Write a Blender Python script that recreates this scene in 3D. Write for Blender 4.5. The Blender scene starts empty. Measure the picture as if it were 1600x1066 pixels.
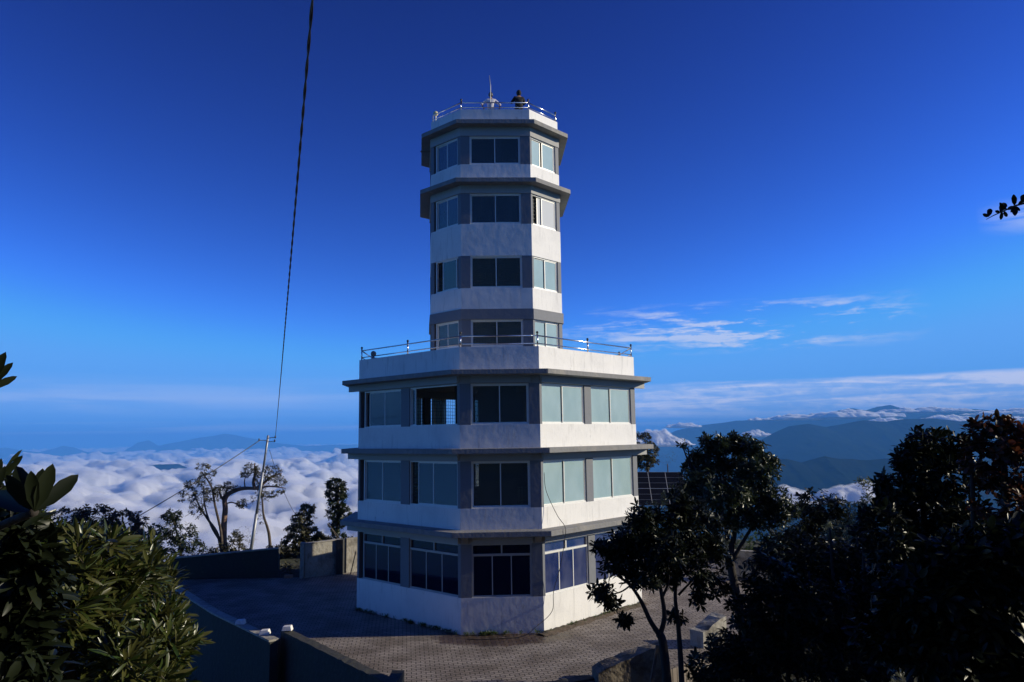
import bpy, math, random
import numpy as np
from mathutils import Vector, Matrix, Quaternion
R = math.radians
scene = bpy.context.scene
COL = scene.collection

# ------------------------------------------------------------------ camera
CAM = np.array([-0.5502, -35.2894, 7.2961]); YAW, PIT, ROL, FPX = .0363, .1266, -.0146, 1171.3
_fw = np.array([math.sin(YAW)*math.cos(PIT), math.cos(YAW)*math.cos(PIT), math.sin(PIT)])
_rt = np.array([math.cos(YAW), -math.sin(YAW), 0.]); _up = np.cross(_rt, _fw)
_r2 = _rt*math.cos(ROL)+_up*math.sin(ROL); _u2 = -_rt*math.sin(ROL)+_up*math.cos(ROL)
cam_d = bpy.data.cameras.new('camera'); cam = bpy.data.objects.new('camera', cam_d); COL.objects.link(cam)
cam_d.sensor_width = 36; cam_d.lens = 36*FPX/1600; cam_d.clip_start = .05; cam_d.clip_end = 200000
m = Matrix(((_r2[0], _u2[0], -_fw[0], CAM[0]), (_r2[1], _u2[1], -_fw[1], CAM[1]), (_r2[2], _u2[2], -_fw[2], CAM[2]), (0, 0, 0, 1)))
cam.matrix_world = m
scene.camera = cam

def ray(x, y): return _fw + _r2*((x-800)/FPX) - _u2*((y-533)/FPX)
def at(x, y, Y):                     # the world point on plane Y seen at photo pixel x, y
    d = ray(x, y); return CAM + d*((Y-CAM[1])/d[1])
def atz(x, y, z):
    d = ray(x, y); return CAM + d*((z-CAM[2])/d[2])
def scl(Y): return (Y-CAM[1])/FPX    # metres per photo pixel at depth Y

# ------------------------------------------------------------------ world, sun, exposure
SUN_EL, SUN_AZ = 20.0, -0.8          # azimuth measured from +X towards +Y
sd = Vector((math.cos(R(SUN_EL))*math.cos(R(SUN_AZ)), math.cos(R(SUN_EL))*math.sin(R(SUN_AZ)), math.sin(R(SUN_EL))))
sun_d = bpy.data.lights.new('sun', 'SUN'); sun_d.energy = 5; sun_d.angle = R(.5); sun_d.color = (1, .90, .68)
sun = bpy.data.objects.new('sun', sun_d); COL.objects.link(sun); sun.rotation_euler = sd.to_track_quat('Z', 'Y').to_euler()
scene.view_settings.view_transform = 'Standard'; scene.view_settings.look = 'None'
scene.view_settings.gamma = 1; scene.view_settings.exposure = 0.0

world = bpy.data.worlds.new('World'); scene.world = world; world.use_nodes = True
def wn():
    nt = world.node_tree; N = nt.nodes; L = nt.links; N.clear()
    out = N.new('ShaderNodeOutputWorld'); bg = N.new('ShaderNodeBackground'); bg.inputs[1].default_value = 0.1
    L.new(bg.outputs[0], out.inputs[0])
    sky = N.new('ShaderNodeTexSky'); sky.sky_type = 'NISHITA'; sky.sun_disc = False
    sky.sun_elevation = R(SUN_EL); sky.sun_rotation = R(90-SUN_AZ); sky.altitude = 3000; sky.air_density = 1; sky.dust_density = .3; sky.ozone_density = 3
    def math_(op, a, b=None, c=None, clamp=False):
        n = N.new('ShaderNodeMath'); n.operation = op; n.use_clamp = clamp
        for i, v in enumerate((a, b, c)):
            if v is None: continue
            if isinstance(v, (int, float)): n.inputs[i].default_value = v
            else: L.new(v, n.inputs[i])
        return n.outputs[0]
    def sstep(v, a, b):
        n = N.new('ShaderNodeMapRange'); n.interpolation_type = 'SMOOTHSTEP'; L.new(v, n.inputs[0])
        n.inputs[1].default_value = a; n.inputs[2].default_value = b; return n.outputs[0]
    # deepen the clear mountain sky: per-channel power and gain
    sc_ = N.new('ShaderNodeSeparateColor'); L.new(sky.outputs[0], sc_.inputs[0]); cc_ = N.new('ShaderNodeCombineColor')
    for i, (p_, g_, lim, sm_) in enumerate(((2.0, 9., .13, .05), (2.4, 28., .42, .15), (2.0, 17., 1.0, .2))):
        v_ = math_('MULTIPLY', sc_.outputs[i], .05); L.new(math_('MULTIPLY', math_('SMOOTH_MIN', math_('MULTIPLY', math_('POWER', v_, p_), g_), lim, sm_), 10), cc_.inputs[i])
    mul = cc_
    tc = N.new('ShaderNodeTexCoord'); sx = N.new('ShaderNodeSeparateXYZ'); L.new(tc.outputs['Generated'], sx.inputs[0])
    # direction as azimuth slope and elevation
    az = math_('DIVIDE', sx.outputs[0], math_('MAXIMUM', sx.outputs[1], .05)); el = sx.outputs[2]
    front = sstep(sx.outputs[1], .05, .3)
    def noise(sa, se, det, off, rough=.6):
        cb = N.new('ShaderNodeCombineXYZ'); L.new(math_('MULTIPLY', az, sa), cb.inputs[0]); L.new(math_('MULTIPLY', el, se), cb.inputs[1]); cb.inputs[2].default_value = off
        n = N.new('ShaderNodeTexNoise'); n.inputs['Scale'].default_value = 1; n.inputs['Detail'].default_value = det; n.inputs['Roughness'].default_value = rough
        n.inputs['Distortion'].default_value = .6
        L.new(cb.outputs[0], n.inputs['Vector']); return n.outputs[0]
    def band(v, c, w):               # soft bump around c
        return math_('SUBTRACT', 1, math_('DIVIDE', math_('ABSOLUTE', math_('SUBTRACT', v, c)), w), clamp=True)
    # cirrus patches on the right, stratus layer low on the horizon
    n1 = noise(6, 60, 7, 3.1); n2 = noise(3.5, 70, 6, 8.2); n3 = noise(30, 120, 5, 1.2)
    c1 = math_('MULTIPLY', math_('MULTIPLY', band(az, .35, .27), band(el, .135, .035)), sstep(math_('ADD', math_('MULTIPLY', n1, .7), math_('MULTIPLY', n3, .3)), .47, .68))
    c1 = math_('MULTIPLY', c1, 4.5, clamp=True)
    c2 = math_('MULTIPLY', math_('MULTIPLY', sstep(az, .05, .2), sstep(math_('ADD', el, math_('MULTIPLY', n1, .012)), .074, .066)),
               math_('MULTIPLY', sstep(el, .012, .035), math_('ADD', .22, math_('MULTIPLY', sstep(math_('ADD', math_('MULTIPLY', n2, .75), math_('MULTIPLY', n3, .25)), .40, .60), .9))), clamp=True)
    c3 = math_('MULTIPLY', math_('MULTIPLY', sstep(az, .0, -.3), band(el, .052, .03)), math_('ADD', .16, math_('MULTIPLY', sstep(n2, .4, .65), .22)), clamp=True)
    n4 = noise(1.8, 100, 5, 5.5)
    c4 = math_('MULTIPLY', band(el, .014, .012), sstep(n4, .45, .6))
    c5 = math_('MULTIPLY', math_('MULTIPLY', band(az, .76, .07), band(el, .232, .022)), math_('MULTIPLY', sstep(n1, .35, .6), .8))
    cm = math_('MAXIMUM', math_('MAXIMUM', c1, c2), math_('MAXIMUM', c3, math_('MAXIMUM', math_('MULTIPLY', c4, .6), c5)))
    cm = math_('MULTIPLY', math_('MULTIPLY', cm, front), .8)
    mx = N.new('ShaderNodeMix'); mx.data_type = 'RGBA'; L.new(cm, mx.inputs[0]); L.new(mul.outputs[0], mx.inputs[6])
    mw = N.new('ShaderNodeMix'); mw.data_type = 'RGBA'; L.new(sstep(el, .03, .12), mw.inputs[0]); mw.inputs[6].default_value = (9.5, 9.5, 11, 1); mw.inputs[7].default_value = (6.2, 7.0, 9.4, 1)
    L.new(mw.outputs[2], mx.inputs[7])
    L.new(mx.outputs[2], bg.inputs[0])
    world.cycles.sampling_method = 'AUTOMATIC'
wn()

# ------------------------------------------------------------------ helpers
class MB:
    def __init__(s): s.v = []; s.f = []
    def add(s, vs, fs):
        o = len(s.v); s.v += [tuple(map(float, p)) for p in vs]; s.f += [tuple(i+o for i in f) for f in fs]; return s
    def hexa(s, p):                  # 8 points: bottom 4, top 4
        return s.add(p, [(3, 2, 1, 0), (4, 5, 6, 7), (0, 1, 5, 4), (1, 2, 6, 5), (2, 3, 7, 6), (3, 0, 4, 7)])
    def box(s, x0, x1, y0, y1, z0, z1):
        return s.hexa([(x0, y0, z0), (x1, y0, z0), (x1, y1, z0), (x0, y1, z0), (x0, y0, z1), (x1, y0, z1), (x1, y1, z1), (x0, y1, z1)])
    def prism(s, poly, z0, z1):
        n = len(poly)
        return s.add([(x, y, z0) for x, y in poly]+[(x, y, z1) for x, y in poly],
                     [tuple(range(n-1, -1, -1)), tuple(range(n, 2*n))]+[(i, (i+1) % n, (i+1) % n+n, i+n) for i in range(n)])
    def ring(s, po, pi_, z0, z1):
        n = len(po); vs = [(x, y, z) for P in (po, pi_) for z in (z0, z1) for x, y in P]
        f = []
        for i in range(n):
            j = (i+1) % n
            f += [(i, j, n+j, n+i), (2*n+j, 2*n+i, 3*n+i, 3*n+j), (n+i, n+j, 3*n+j, 3*n+i), (j, i, 2*n+i, 2*n+j)]
        return s.add(vs, f)
    def tube(s, pts, rad, n=8, caps=True):
        pts = [Vector(p) for p in pts]; rad = rad if hasattr(rad, '__len__') else [rad]*len(pts)
        o = len(s.v); u = None
        for i, p in enumerate(pts):
            t = (pts[min(i+1, len(pts)-1)]-pts[max(i-1, 0)]).normalized()
            if u is None: u = t.orthogonal().normalized()
            else:
                u = (u-t*u.dot(t))
                u = u.normalized() if u.length > 1e-6 else t.orthogonal().normalized()
            w = t.cross(u)
            for k in range(n):
                a = 2*math.pi*k/n; s.v.append(tuple(p+(u*math.cos(a)+w*math.sin(a))*rad[i]))
        for i in range(len(pts)-1):
            for k in range(n):
                k2 = (k+1) % n; s.f.append((o+i*n+k, o+i*n+k2, o+(i+1)*n+k2, o+(i+1)*n+k))
        if caps:
            s.f.append(tuple(o+k for k in range(n-1, -1, -1))); s.f.append(tuple(o+(len(pts)-1)*n+k for k in range(n)))
        return s
    def lathe(s, c, prof, n=14):
        o = len(s.v)
        for r, z in prof:
            for k in range(n):
                a = 2*math.pi*k/n; s.v.append((c[0]+r*math.cos(a), c[1]+r*math.sin(a), c[2]+z))
        for i in range(len(prof)-1):
            for k in range(n):
                k2 = (k+1) % n; s.f.append((o+i*n+k, o+i*n+k2, o+(i+1)*n+k2, o+(i+1)*n+k))
        s.f.append(tuple(o+k for k in range(n-1, -1, -1))); s.f.append(tuple(o+(len(prof)-1)*n+k for k in range(n)))
        return s
    def ball(s, c, r, n=12):
        return s.lathe(c, [(max(.001, r*math.sin(math.pi*i/8)), -r*math.cos(math.pi*i/8)) for i in range(9)], n)
    def build(s, name, mat, parent=None, smooth=False, bevel=0):
        me = bpy.data.meshes.new(name); me.from_pydata(s.v, [], s.f); me.materials.append(mat); me.update()
        if smooth: me.polygons.foreach_set('use_smooth', [True]*len(me.polygons))
        o = bpy.data.objects.new(name, me); COL.objects.link(o)
        if parent:
            o.parent = parent; o.matrix_parent_inverse = Matrix.Translation(-gloc(parent))
        if bevel:
            b = o.modifiers.new('bevel', 'BEVEL'); b.width = bevel; b.segments = 2; b.limit_method = 'ANGLE'
        return o
def gloc(o):
    v = Vector(o.location)
    return v if o.parent is None else Vector((0, 0, 0))+v+gloc(o.parent)+o.matrix_parent_inverse.translation
def npmesh(name, V, F, mat, parent=None, smooth=False, k=None):
    """V (n,3) array; F list of (m,k) int arrays"""
    me = bpy.data.meshes.new(name); V = np.asarray(V, dtype=np.float32)
    me.vertices.add(len(V)); me.vertices.foreach_set('co', V.ravel())
    Fs = [np.asarray(f, dtype=np.int32) for f in F if len(f)]
    loops = np.concatenate([f.ravel() for f in Fs]); tot = np.concatenate([np.full(len(f), f.shape[1], np.int32) for f in Fs])
    st = np.concatenate([[0], np.cumsum(tot)[:-1]]).astype(np.int32)
    me.loops.add(len(loops)); me.loops.foreach_set('vertex_index', loops)
    me.polygons.add(len(tot)); me.polygons.foreach_set('loop_start', st); me.polygons.foreach_set('loop_total', tot)
    me.update(calc_edges=True)
    if smooth: me.polygons.foreach_set('use_smooth', np.ones(len(tot), bool))
    me.materials.append(mat); me.validate()
    o = bpy.data.objects.new(name, me); COL.objects.link(o)
    if parent: o.parent = parent; o.matrix_parent_inverse = Matrix.Translation(-gloc(parent))
    return o
def tag(o, label=None, cat=None, group=None, kind=None):
    if label: o['label'] = label
    if cat: o['category'] = cat
    if group: o['group'] = group
    if kind: o['kind'] = kind
    return o
def empty(name, loc, label, cat, group=None):
    o = bpy.data.objects.new(name, None); COL.objects.link(o); o.location = tuple(map(float, loc)); o.empty_display_size = .3
    return tag(o, label, cat, group)

# ------------------------------------------------------------------ materials
def mat(name, base=(.5, .5, .5), rough=.7, metal=0, var=None, bump=0, bscale=6, spec=.5, coord='Object', stretch=(1, 1, 1), trans=0, alpha=1):
    """var: list of (scale, strength, colour, lo, hi, stretch) noise stains mixed over the base colour"""
    M = bpy.data.materials.new(name); M.use_nodes = True; nt = M.node_tree; N = nt.nodes; L = nt.links
    b = N['Principled BSDF']; b.inputs['Roughness'].default_value = rough; b.inputs['Metallic'].default_value = metal
    b.inputs['Base Color'].default_value = (*base, 1); b.inputs['Specular IOR Level'].default_value = spec
    tc = N.new('ShaderNodeTexCoord'); col = None
    for v in (var or []):
        sc, st, c, lo, hi, sr = v
        mp = N.new('ShaderNodeMapping'); mp.inputs['Scale'].default_value = sr; L.new(tc.outputs[coord], mp.inputs[0])
        n = N.new('ShaderNodeTexNoise'); n.inputs['Scale'].default_value = sc; n.inputs['Detail'].default_value = 7; n.inputs['Roughness'].default_value = .65
        L.new(mp.outputs[0], n.inputs['Vector'])
        mr = N.new('ShaderNodeMapRange'); mr.inputs[1].default_value = lo; mr.inputs[2].default_value = hi; mr.inputs[4].default_value = st; L.new(n.outputs[0], mr.inputs[0])
        mx = N.new('ShaderNodeMix'); mx.data_type = 'RGBA'; L.new(mr.outputs[0], mx.inputs[0])
        if col is None: mx.inputs[6].default_value = (*base, 1)
        else: L.new(col, mx.inputs[6])
        mx.inputs[7].default_value = (*c, 1); col = mx.outputs[2]
    if col is not None: L.new(col, b.inputs['Base Color'])
    if bump:
        n = N.new('ShaderNodeTexNoise'); n.inputs['Scale'].default_value = bscale; n.inputs['Detail'].default_value = 6
        mp = N.new('ShaderNodeMapping'); mp.inputs['Scale'].default_value = stretch; L.new(tc.outputs[coord], mp.inputs[0]); L.new(mp.outputs[0], n.inputs['Vector'])
        bp = N.new('ShaderNodeBump'); bp.inputs['Strength'].default_value = 1; bp.inputs['Distance'].default_value = bump
        L.new(n.outputs[0], bp.inputs['Height']); L.new(bp.outputs[0], b.inputs['Normal'])
    return M
M = {}
M['plaster'] = mat('white_plaster', (.82, .81, .79), .75, var=[(.9, .55, (.60, .60, .60), .50, .75, (1, 1, 1)), (7, .7, (.40, .40, .39), .56, .76, (1, 1, .10)), (17, .3, (.35, .34, .33), .60, .74, (1, 1, .06)), (2.2, .75, (.22, .21, .19), .66, .77, (1, 1, .5)), (.7, .12, (.52, .52, .53), .45, .6, (1, 1, 1)), (28, .25, (.4, .4, .4), .55, .8, (1, 1, 1))], bump=.011, bscale=2.6)
M['grey'] = mat('grey_paint', (.17, .18, .205), .7, var=[(3, .5, (.14, .15, .165), .5, .75, (1, 1, .3)), (20, .3, (.3, .3, .31), .55, .8, (1, 1, 1))], bump=.012, bscale=5)
M['beam'] = mat('pale_grey_beam_paint', (.36, .36, .36), .75, var=[(4, .45, (.3, .3, .3), .5, .75, (1, 1, .3))], bump=.01)
M['slab'] = mat('ledge_concrete', (.22, .22, .225), .8, var=[(5, .6, (.16, .155, .145), .48, .7, (1, 1, .25)), (1.4, .5, (.36, .33, .28), .5, .65, (1, 1, 1))], bump=.02, bscale=9)
M['soffit'] = M['slab']
M['floor'] = mat('floor_concrete', (.22, .21, .2), .8, var=[(2, .4, (.15, .15, .14), .4, .7, (1, 1, 1))])
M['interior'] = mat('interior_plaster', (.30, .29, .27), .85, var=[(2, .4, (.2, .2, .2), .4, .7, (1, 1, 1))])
M['frame'] = mat('white_aluminium', (.78, .78, .75), .4, var=[(6, .4, (.55, .55, .5), .5, .8, (1, 1, 1))])
M['alu'] = mat('grey_aluminium', (.42, .42, .42), .4)
M['grille'] = mat('grille_iron', (.10, .11, .12), .6)
M['steel'] = mat('stainless_steel', (.72, .70, .68), .22, metal=1)
M['black'] = mat('black_plastic', (.02, .02, .02), .35)
M['galv'] = mat('galvanised_steel', (.34, .36, .39), .5, metal=.5, var=[(3, .5, (.3, .3, .3), .5, .7, (1, 1, .2))])
M['globe'] = mat('opal_globe', (.72, .62, .32), .3)
M['globe_dark'] = mat('weathered_globe', (.25, .25, .22), .4)
M['rust'] = mat('rusty_pipe', (.20, .14, .10), .7)
M['cable'] = mat('cable_rubber', (.015, .015, .017), .5)
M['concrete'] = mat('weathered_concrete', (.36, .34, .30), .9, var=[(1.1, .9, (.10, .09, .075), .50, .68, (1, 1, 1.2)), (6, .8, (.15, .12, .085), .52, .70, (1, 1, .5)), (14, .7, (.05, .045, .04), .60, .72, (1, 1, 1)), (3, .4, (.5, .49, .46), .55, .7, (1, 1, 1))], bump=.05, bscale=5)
M['oldwall'] = mat('shaded_concrete', (.04, .04, .038), .9, var=[(1.5, .8, (.04, .042, .035), .45, .6, (1, 1, .4)), (7, .5, (.08, .08, .075), .55, .7, (1, 1, 1))], bump=.04, bscale=5)  # concrete darkened so its colour carries the shade on these walls
M['brownwall'] = mat('earthy_rubble_wall', (.20, .165, .125), .95, var=[(2.2, .85, (.07, .055, .04), .45, .62, (1, 1, 1)), (9, .6, (.3, .26, .2), .55, .7, (1, 1, 1))], bump=.06, bscale=6)
M['soil'] = mat('earth', (.10, .072, .05), .95, var=[(2, .7, (.05, .045, .025), .45, .6, (1, 1, 1)), (12, .5, (.16, .12, .09), .5, .7, (1, 1, 1))], bump=.08, bscale=4)
M['ground'] = mat('hillside_ground', (.035, .045, .02), .95, var=[(.4, .8, (.06, .045, .03), .45, .6, (1, 1, 1)), (5, .6, (.02, .03, .012), .45, .6, (1, 1, 1))], bump=.2, bscale=2)
M['forest'] = mat('forest_slopes', (.010, .016, .012), 1, spec=.0, var=[(.002, .9, (.018, .022, .012), .48, .62, (1, 1, 1)), (.012, .7, (.008, .016, .010), .45, .6, (1, 1, 1))], bump=25, bscale=.006)
M['bark'] = mat('bark', (.11, .085, .065), .9, var=[(14, .8, (.04, .032, .025), .45, .6, (1, 1, .25))], bump=.015, bscale=16, stretch=(1, 1, .3))
M['shadebark'] = mat('shaded_bark', (.028, .022, .018), .9, bump=.015, bscale=16, stretch=(1, 1, .3))  # bark darkened in colour to stand for shade on the near plants
M['redbark'] = mat('reddish_bark', (.24, .15, .11), .85, var=[(10, .8, (.08, .055, .04), .47, .6, (1, 1, .3))], bump=.02, bscale=12)
M['wood'] = mat('grey_wood', (.12, .10, .085), .85, var=[(9, .7, (.05, .04, .03), .45, .6, (1, 1, .1))])
M['white_cloth'] = mat('white_cotton', (.72, .70, .72), .85, bump=.01, bscale=14)
M['black_cloth'] = mat('black_fleece', (.012, .012, .014), .9, bump=.01, bscale=14)
M['trouser'] = mat('dark_denim', (.03, .035, .05), .85)
M['skin'] = mat('skin', (.36, .20, .13), .5)
M['hair'] = mat('black_hair', (.01, .008, .007), .45)
M['brick'] = mat('red_brick', (.42, .20, .13), .85, var=[(9, .5, (.25, .12, .08), .45, .6, (1, 1, 1))])
M['panel'] = mat('solar_cells', (.008, .009, .016), .4, spec=.15)

def leafmat(name, c1, c2, c3=None, rough=.38, transl=.25, spec=.5):
    Mx = bpy.data.materials.new(name); Mx.use_nodes = True; N = Mx.node_tree.nodes; L = Mx.node_tree.links
    b = N['Principled BSDF']; out = N['Material Output']; g = N.new('ShaderNodeNewGeometry')
    cr = N.new('ShaderNodeValToRGB'); L.new(g.outputs['Random Per Island'], cr.inputs[0])
    cr.color_ramp.elements[0].color = (*c1, 1); cr.color_ramp.elements[1].color = (*c2, 1)
    if c3: e = cr.color_ramp.elements.new(.93); e.color = (*c3, 1); cr.color_ramp.elements[1].position = .9; cr.color_ramp.elements[2].position = 1; cr.color_ramp.elements[2].color = (*c3, 1)
    L.new(cr.outputs[0], b.inputs['Base Color']); b.inputs['Roughness'].default_value = rough; b.inputs['Specular IOR Level'].default_value = spec
    t = N.new('ShaderNodeBsdfTranslucent'); L.new(cr.outputs[0], t.inputs[0])
    ms = N.new('ShaderNodeMixShader'); ms.inputs[0].default_value = transl; L.new(b.outputs[0], ms.inputs[1]); L.new(t.outputs[0], ms.inputs[2]); L.new(ms.outputs[0], out.inputs[0])
    return Mx
M['leaf_long'] = leafmat('long_leaves', (.026, .05, .009), (.066, .095, .02), (.09, .09, .025), rough=.32)
M['leaf_dark'] = leafmat('glossy_dark_leaves', (.018, .028, .012), (.04, .055, .02), rough=.33)
M['leaf_shade'] = leafmat('shadowed_leaves', (.007, .011, .005), (.016, .022, .009), rough=.4, spec=.25, transl=.12)  # near-black green standing in for shaded and backlit foliage
M['leaf_far'] = leafmat('olive_leaves', (.045, .055, .028), (.075, .085, .04), (.09, .075, .03), rough=.6)
M['leaf_red'] = leafmat('reddening_leaves', (.012, .018, .007), (.03, .026, .01), (.12, .035, .015), rough=.5)
M['leaf_rusty'] = leafmat('rust_tinged_leaves', (.03, .038, .016), (.06, .055, .02), (.16, .07, .03), rough=.5)
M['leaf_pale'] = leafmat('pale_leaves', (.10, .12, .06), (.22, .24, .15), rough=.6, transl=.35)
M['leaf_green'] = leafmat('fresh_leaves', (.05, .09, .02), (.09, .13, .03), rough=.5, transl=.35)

def glassmat(name, body, transp, gloss, rough=.04, transl=.5, dirt=.0, spec_col=(.9, .95, 1)):
    """tinted window pane: a film of body colour (diffuse + translucent), some of it see-through, with a mirror coat"""
    Mx = bpy.data.materials.new(name); Mx.use_nodes = True; N = Mx.node_tree.nodes; L = Mx.node_tree.links
    N.remove(N['Principled BSDF']); out = N['Material Output']
    tc = N.new('ShaderNodeTexCoord'); no = N.new('ShaderNodeTexNoise'); no.inputs['Scale'].default_value = 1.6; no.inputs['Detail'].default_value = 5
    mp = N.new('ShaderNodeMapping'); mp.inputs['Scale'].default_value = (1, 1, .6); L.new(tc.outputs['Object'], mp.inputs[0]); L.new(mp.outputs[0], no.inputs['Vector'])
    oi = N.new('ShaderNodeObjectInfo'); ad = N.new('ShaderNodeVectorMath'); ad.operation = 'ADD'; L.new(mp.outputs[0], ad.inputs[0]); L.new(oi.outputs['Random'], ad.inputs[1]); sc9 = N.new('ShaderNodeVectorMath'); sc9.operation = 'SCALE'; sc9.inputs[3].default_value = 1.0; L.new(ad.outputs[0], sc9.inputs[0]); L.new(sc9.outputs[0], no.inputs['Vector'])
    d = N.new('ShaderNodeBsdfDiffuse'); t = N.new('ShaderNodeBsdfTranslucent'); tr = N.new('ShaderNodeBsdfTransparent'); g = N.new('ShaderNodeBsdfGlossy')
    cr = N.new('ShaderNodeValToRGB'); cr.color_ramp.elements[0].position = .35; cr.color_ramp.elements[1].position = .7
    cr.color_ramp.elements[0].color = (*[c*(1-dirt) for c in body], 1); cr.color_ramp.elements[1].color = (*[c*(1-dirt)+dirt*.45 for c in body], 1); L.new(no.outputs[0], cr.inputs[0])
    L.new(cr.outputs[0], d.inputs[0]); L.new(cr.outputs[0], t.inputs[0])
    tr.inputs[0].default_value = (*[.35+.6*c/max(max(body), 1e-3) for c in body], 1)
    g.inputs[0].default_value = (*spec_col, 1); g.inputs[1].default_value = rough
    m1 = N.new('ShaderNodeMixShader'); m1.inputs[0].default_value = transl; L.new(d.outputs[0], m1.inputs[1]); L.new(t.outputs[0], m1.inputs[2])
    m2 = N.new('ShaderNodeMixShader'); m2.inputs[0].default_value = transp; L.new(m1.outputs[0], m2.inputs[1]); L.new(tr.outputs[0], m2.inputs[2])
    fr = N.new('ShaderNodeFresnel'); fr.inputs[0].default_value = 1.5
    ml = N.new('ShaderNodeMath'); ml.operation = 'ADD'; ml.inputs[1].default_value = gloss; L.new(fr.outputs[0], ml.inputs[0])
    m3 = N.new('ShaderNodeMixShader'); L.new(ml.outputs[0], m3.inputs[0]); L.new(m2.outputs[0], m3.inputs[1]); L.new(g.outputs[0], m3.inputs[2])
    L.new(m3.outputs[0], out.inputs[0]); return Mx
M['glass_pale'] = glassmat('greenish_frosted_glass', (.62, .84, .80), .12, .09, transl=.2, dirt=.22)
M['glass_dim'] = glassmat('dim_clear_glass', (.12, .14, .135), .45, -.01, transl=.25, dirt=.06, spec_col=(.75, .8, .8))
M['glass_white'] = glassmat('white_toned_glass', (.88, .88, .84), .04, .04, transl=.2, dirt=.02)  # nearly white, nearly opaque body for one shaft window
M['glass_left'] = glassmat('shaded_frosted_glass', (.42, .55, .56), .60, .01, transl=.5, dirt=.15)  # darker, clearer copy of the frosted glass for the shaded left faces
M['glass_blue_shade'] = glassmat('shaded_blue_tinted_glass', (.004, .006, .03), .15, .0, transl=.1, dirt=.02, spec_col=(.5, .55, .8))  # darker copy of the blue glass for the shaded front and left faces
M['glass_clear'] = glassmat('dark_clear_glass', (.15, .19, .185), .46, -.012, transl=.25, dirt=.10, spec_col=(.75, .8, .8))
M['glass_blue'] = glassmat('blue_tinted_glass', (.015, .035, .17), .15, .05, rough=.08, transl=.1, dirt=.17, spec_col=(.6, .7, 1))

# paving: zig-zag interlocking blocks with a wet patch
def paving_mat():
    Mx = bpy.data.materials.new('interlocking_pavers'); Mx.use_nodes = True; N = Mx.node_tree.nodes; L = Mx.node_tree.links; b = N['Principled BSDF']
    tc = N.new('ShaderNodeTexCoord'); sp = N.new('ShaderNodeSeparateXYZ'); L.new(tc.outputs['Object'], sp.inputs[0])
    def mt(op, a, c=None):
        n = N.new('ShaderNodeMath'); n.operation = op
        for i, v in enumerate((a, c)):
            if v is None: continue
            if isinstance(v, (int, float)): n.inputs[i].default_value = v
            else: L.new(v, n.inputs[i])
        return n.outputs[0]
    # rotate 12 degrees, zig-zag the rows
    ca, sa = math.cos(R(-6)), math.sin(R(-6))
    u = mt('ADD', mt('MULTIPLY', sp.outputs[0], ca), mt('MULTIPLY', sp.outputs[1], -sa)); v = mt('ADD', mt('MULTIPLY', sp.outputs[0], sa), mt('MULTIPLY', sp.outputs[1], ca))
    zz = mt('MULTIPLY', mt('PINGPONG', u, .15), .6)
    cb = N.new('ShaderNodeCombineXYZ'); L.new(u, cb.inputs[0]); L.new(mt('ADD', v, zz), cb.inputs[1])
    br = N.new('ShaderNodeTexBrick'); L.new(cb.outputs[0], br.inputs['Vector']); br.inputs['Scale'].default_value = 1
    br.inputs['Brick Width'].default_value = .30; br.inputs['Row Height'].default_value = .19; br.inputs['Mortar Size'].default_value = .018; br.inputs['Mortar Smooth'].default_value = .3
    br.inputs['Color1'].default_value = (.24, .205, .18, 1); br.inputs['Color2'].default_value = (.33, .285, .25, 1); br.inputs['Mortar'].default_value = (.035, .028, .022, 1)
    no = N.new('ShaderNodeTexNoise'); no.inputs['Scale'].default_value = .8; no.inputs['Detail'].default_value = 6; L.new(tc.outputs['Object'], no.inputs['Vector'])
    mr = N.new('ShaderNodeMapRange'); mr.inputs[1].default_value = .40; mr.inputs[2].default_value = .62; mr.inputs[4].default_value = .8; L.new(no.outputs[0], mr.inputs[0])
    mx = N.new('ShaderNodeMix'); mx.data_type = 'RGBA'; mx.blend_type = 'MULTIPLY'; L.new(mr.outputs[0], mx.inputs[0]); L.new(br.outputs[0], mx.inputs[6]); mx.inputs[7].default_value = (.5, .46, .42, 1)
    # wet patch in front of the chamfer
    dx = mt('DIVIDE', mt('SUBTRACT', sp.outputs[0], .1), 3.0); dy = mt('DIVIDE', mt('ADD', sp.outputs[1], 6.4), 1.55)
    rr = mt('SQRT', mt('ADD', mt('MULTIPLY', dx, dx), mt('MULTIPLY', dy, dy)))
    n2 = N.new('ShaderNodeTexNoise'); n2.inputs['Scale'].default_value = 1.6; n2.inputs['Detail'].default_value = 7; L.new(tc.outputs['Object'], n2.inputs['Vector'])
    wet = N.new('ShaderNodeMapRange'); wet.inputs[1].default_value = 1.3; wet.inputs[2].default_value = 1.15; L.new(mt('ADD', rr, mt('MULTIPLY', n2.outputs[0], .7)), wet.inputs[0])
    m2 = N.new('ShaderNodeMix'); m2.data_type = 'RGBA'; m2.blend_type = 'MULTIPLY'; L.new(wet.outputs[0], m2.inputs[0]); L.new(mx.outputs[2], m2.inputs[6]); m2.inputs[7].default_value = (.36, .27, .20, 1)
    L.new(m2.outputs[2], b.inputs['Base Color'])
    rg = N.new('ShaderNodeMapRange'); rg.inputs[3].default_value = .85; rg.inputs[4].default_value = .45; L.new(wet.outputs[0], rg.inputs[0]); L.new(rg.outputs[0], b.inputs['Roughness'])
    bp = N.new('ShaderNodeBump'); bp.inputs['Distance'].default_value = .012; bp.inputs['Strength'].default_value = 1
    n3 = N.new('ShaderNodeTexNoise'); n3.inputs['Scale'].default_value = 25; L.new(tc.outputs['Object'], n3.inputs['Vector'])
    h = mt('ADD', mt('SUBTRACT', 1, br.outputs['Fac']), mt('ADD', mt('MULTIPLY', n3.outputs[0], .4), mt('MULTIPLY', no.outputs[0], 3)))
    L.new(h, bp.inputs['Height']); L.new(bp.outputs[0], b.inputs['Normal'])
    return Mx
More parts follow.
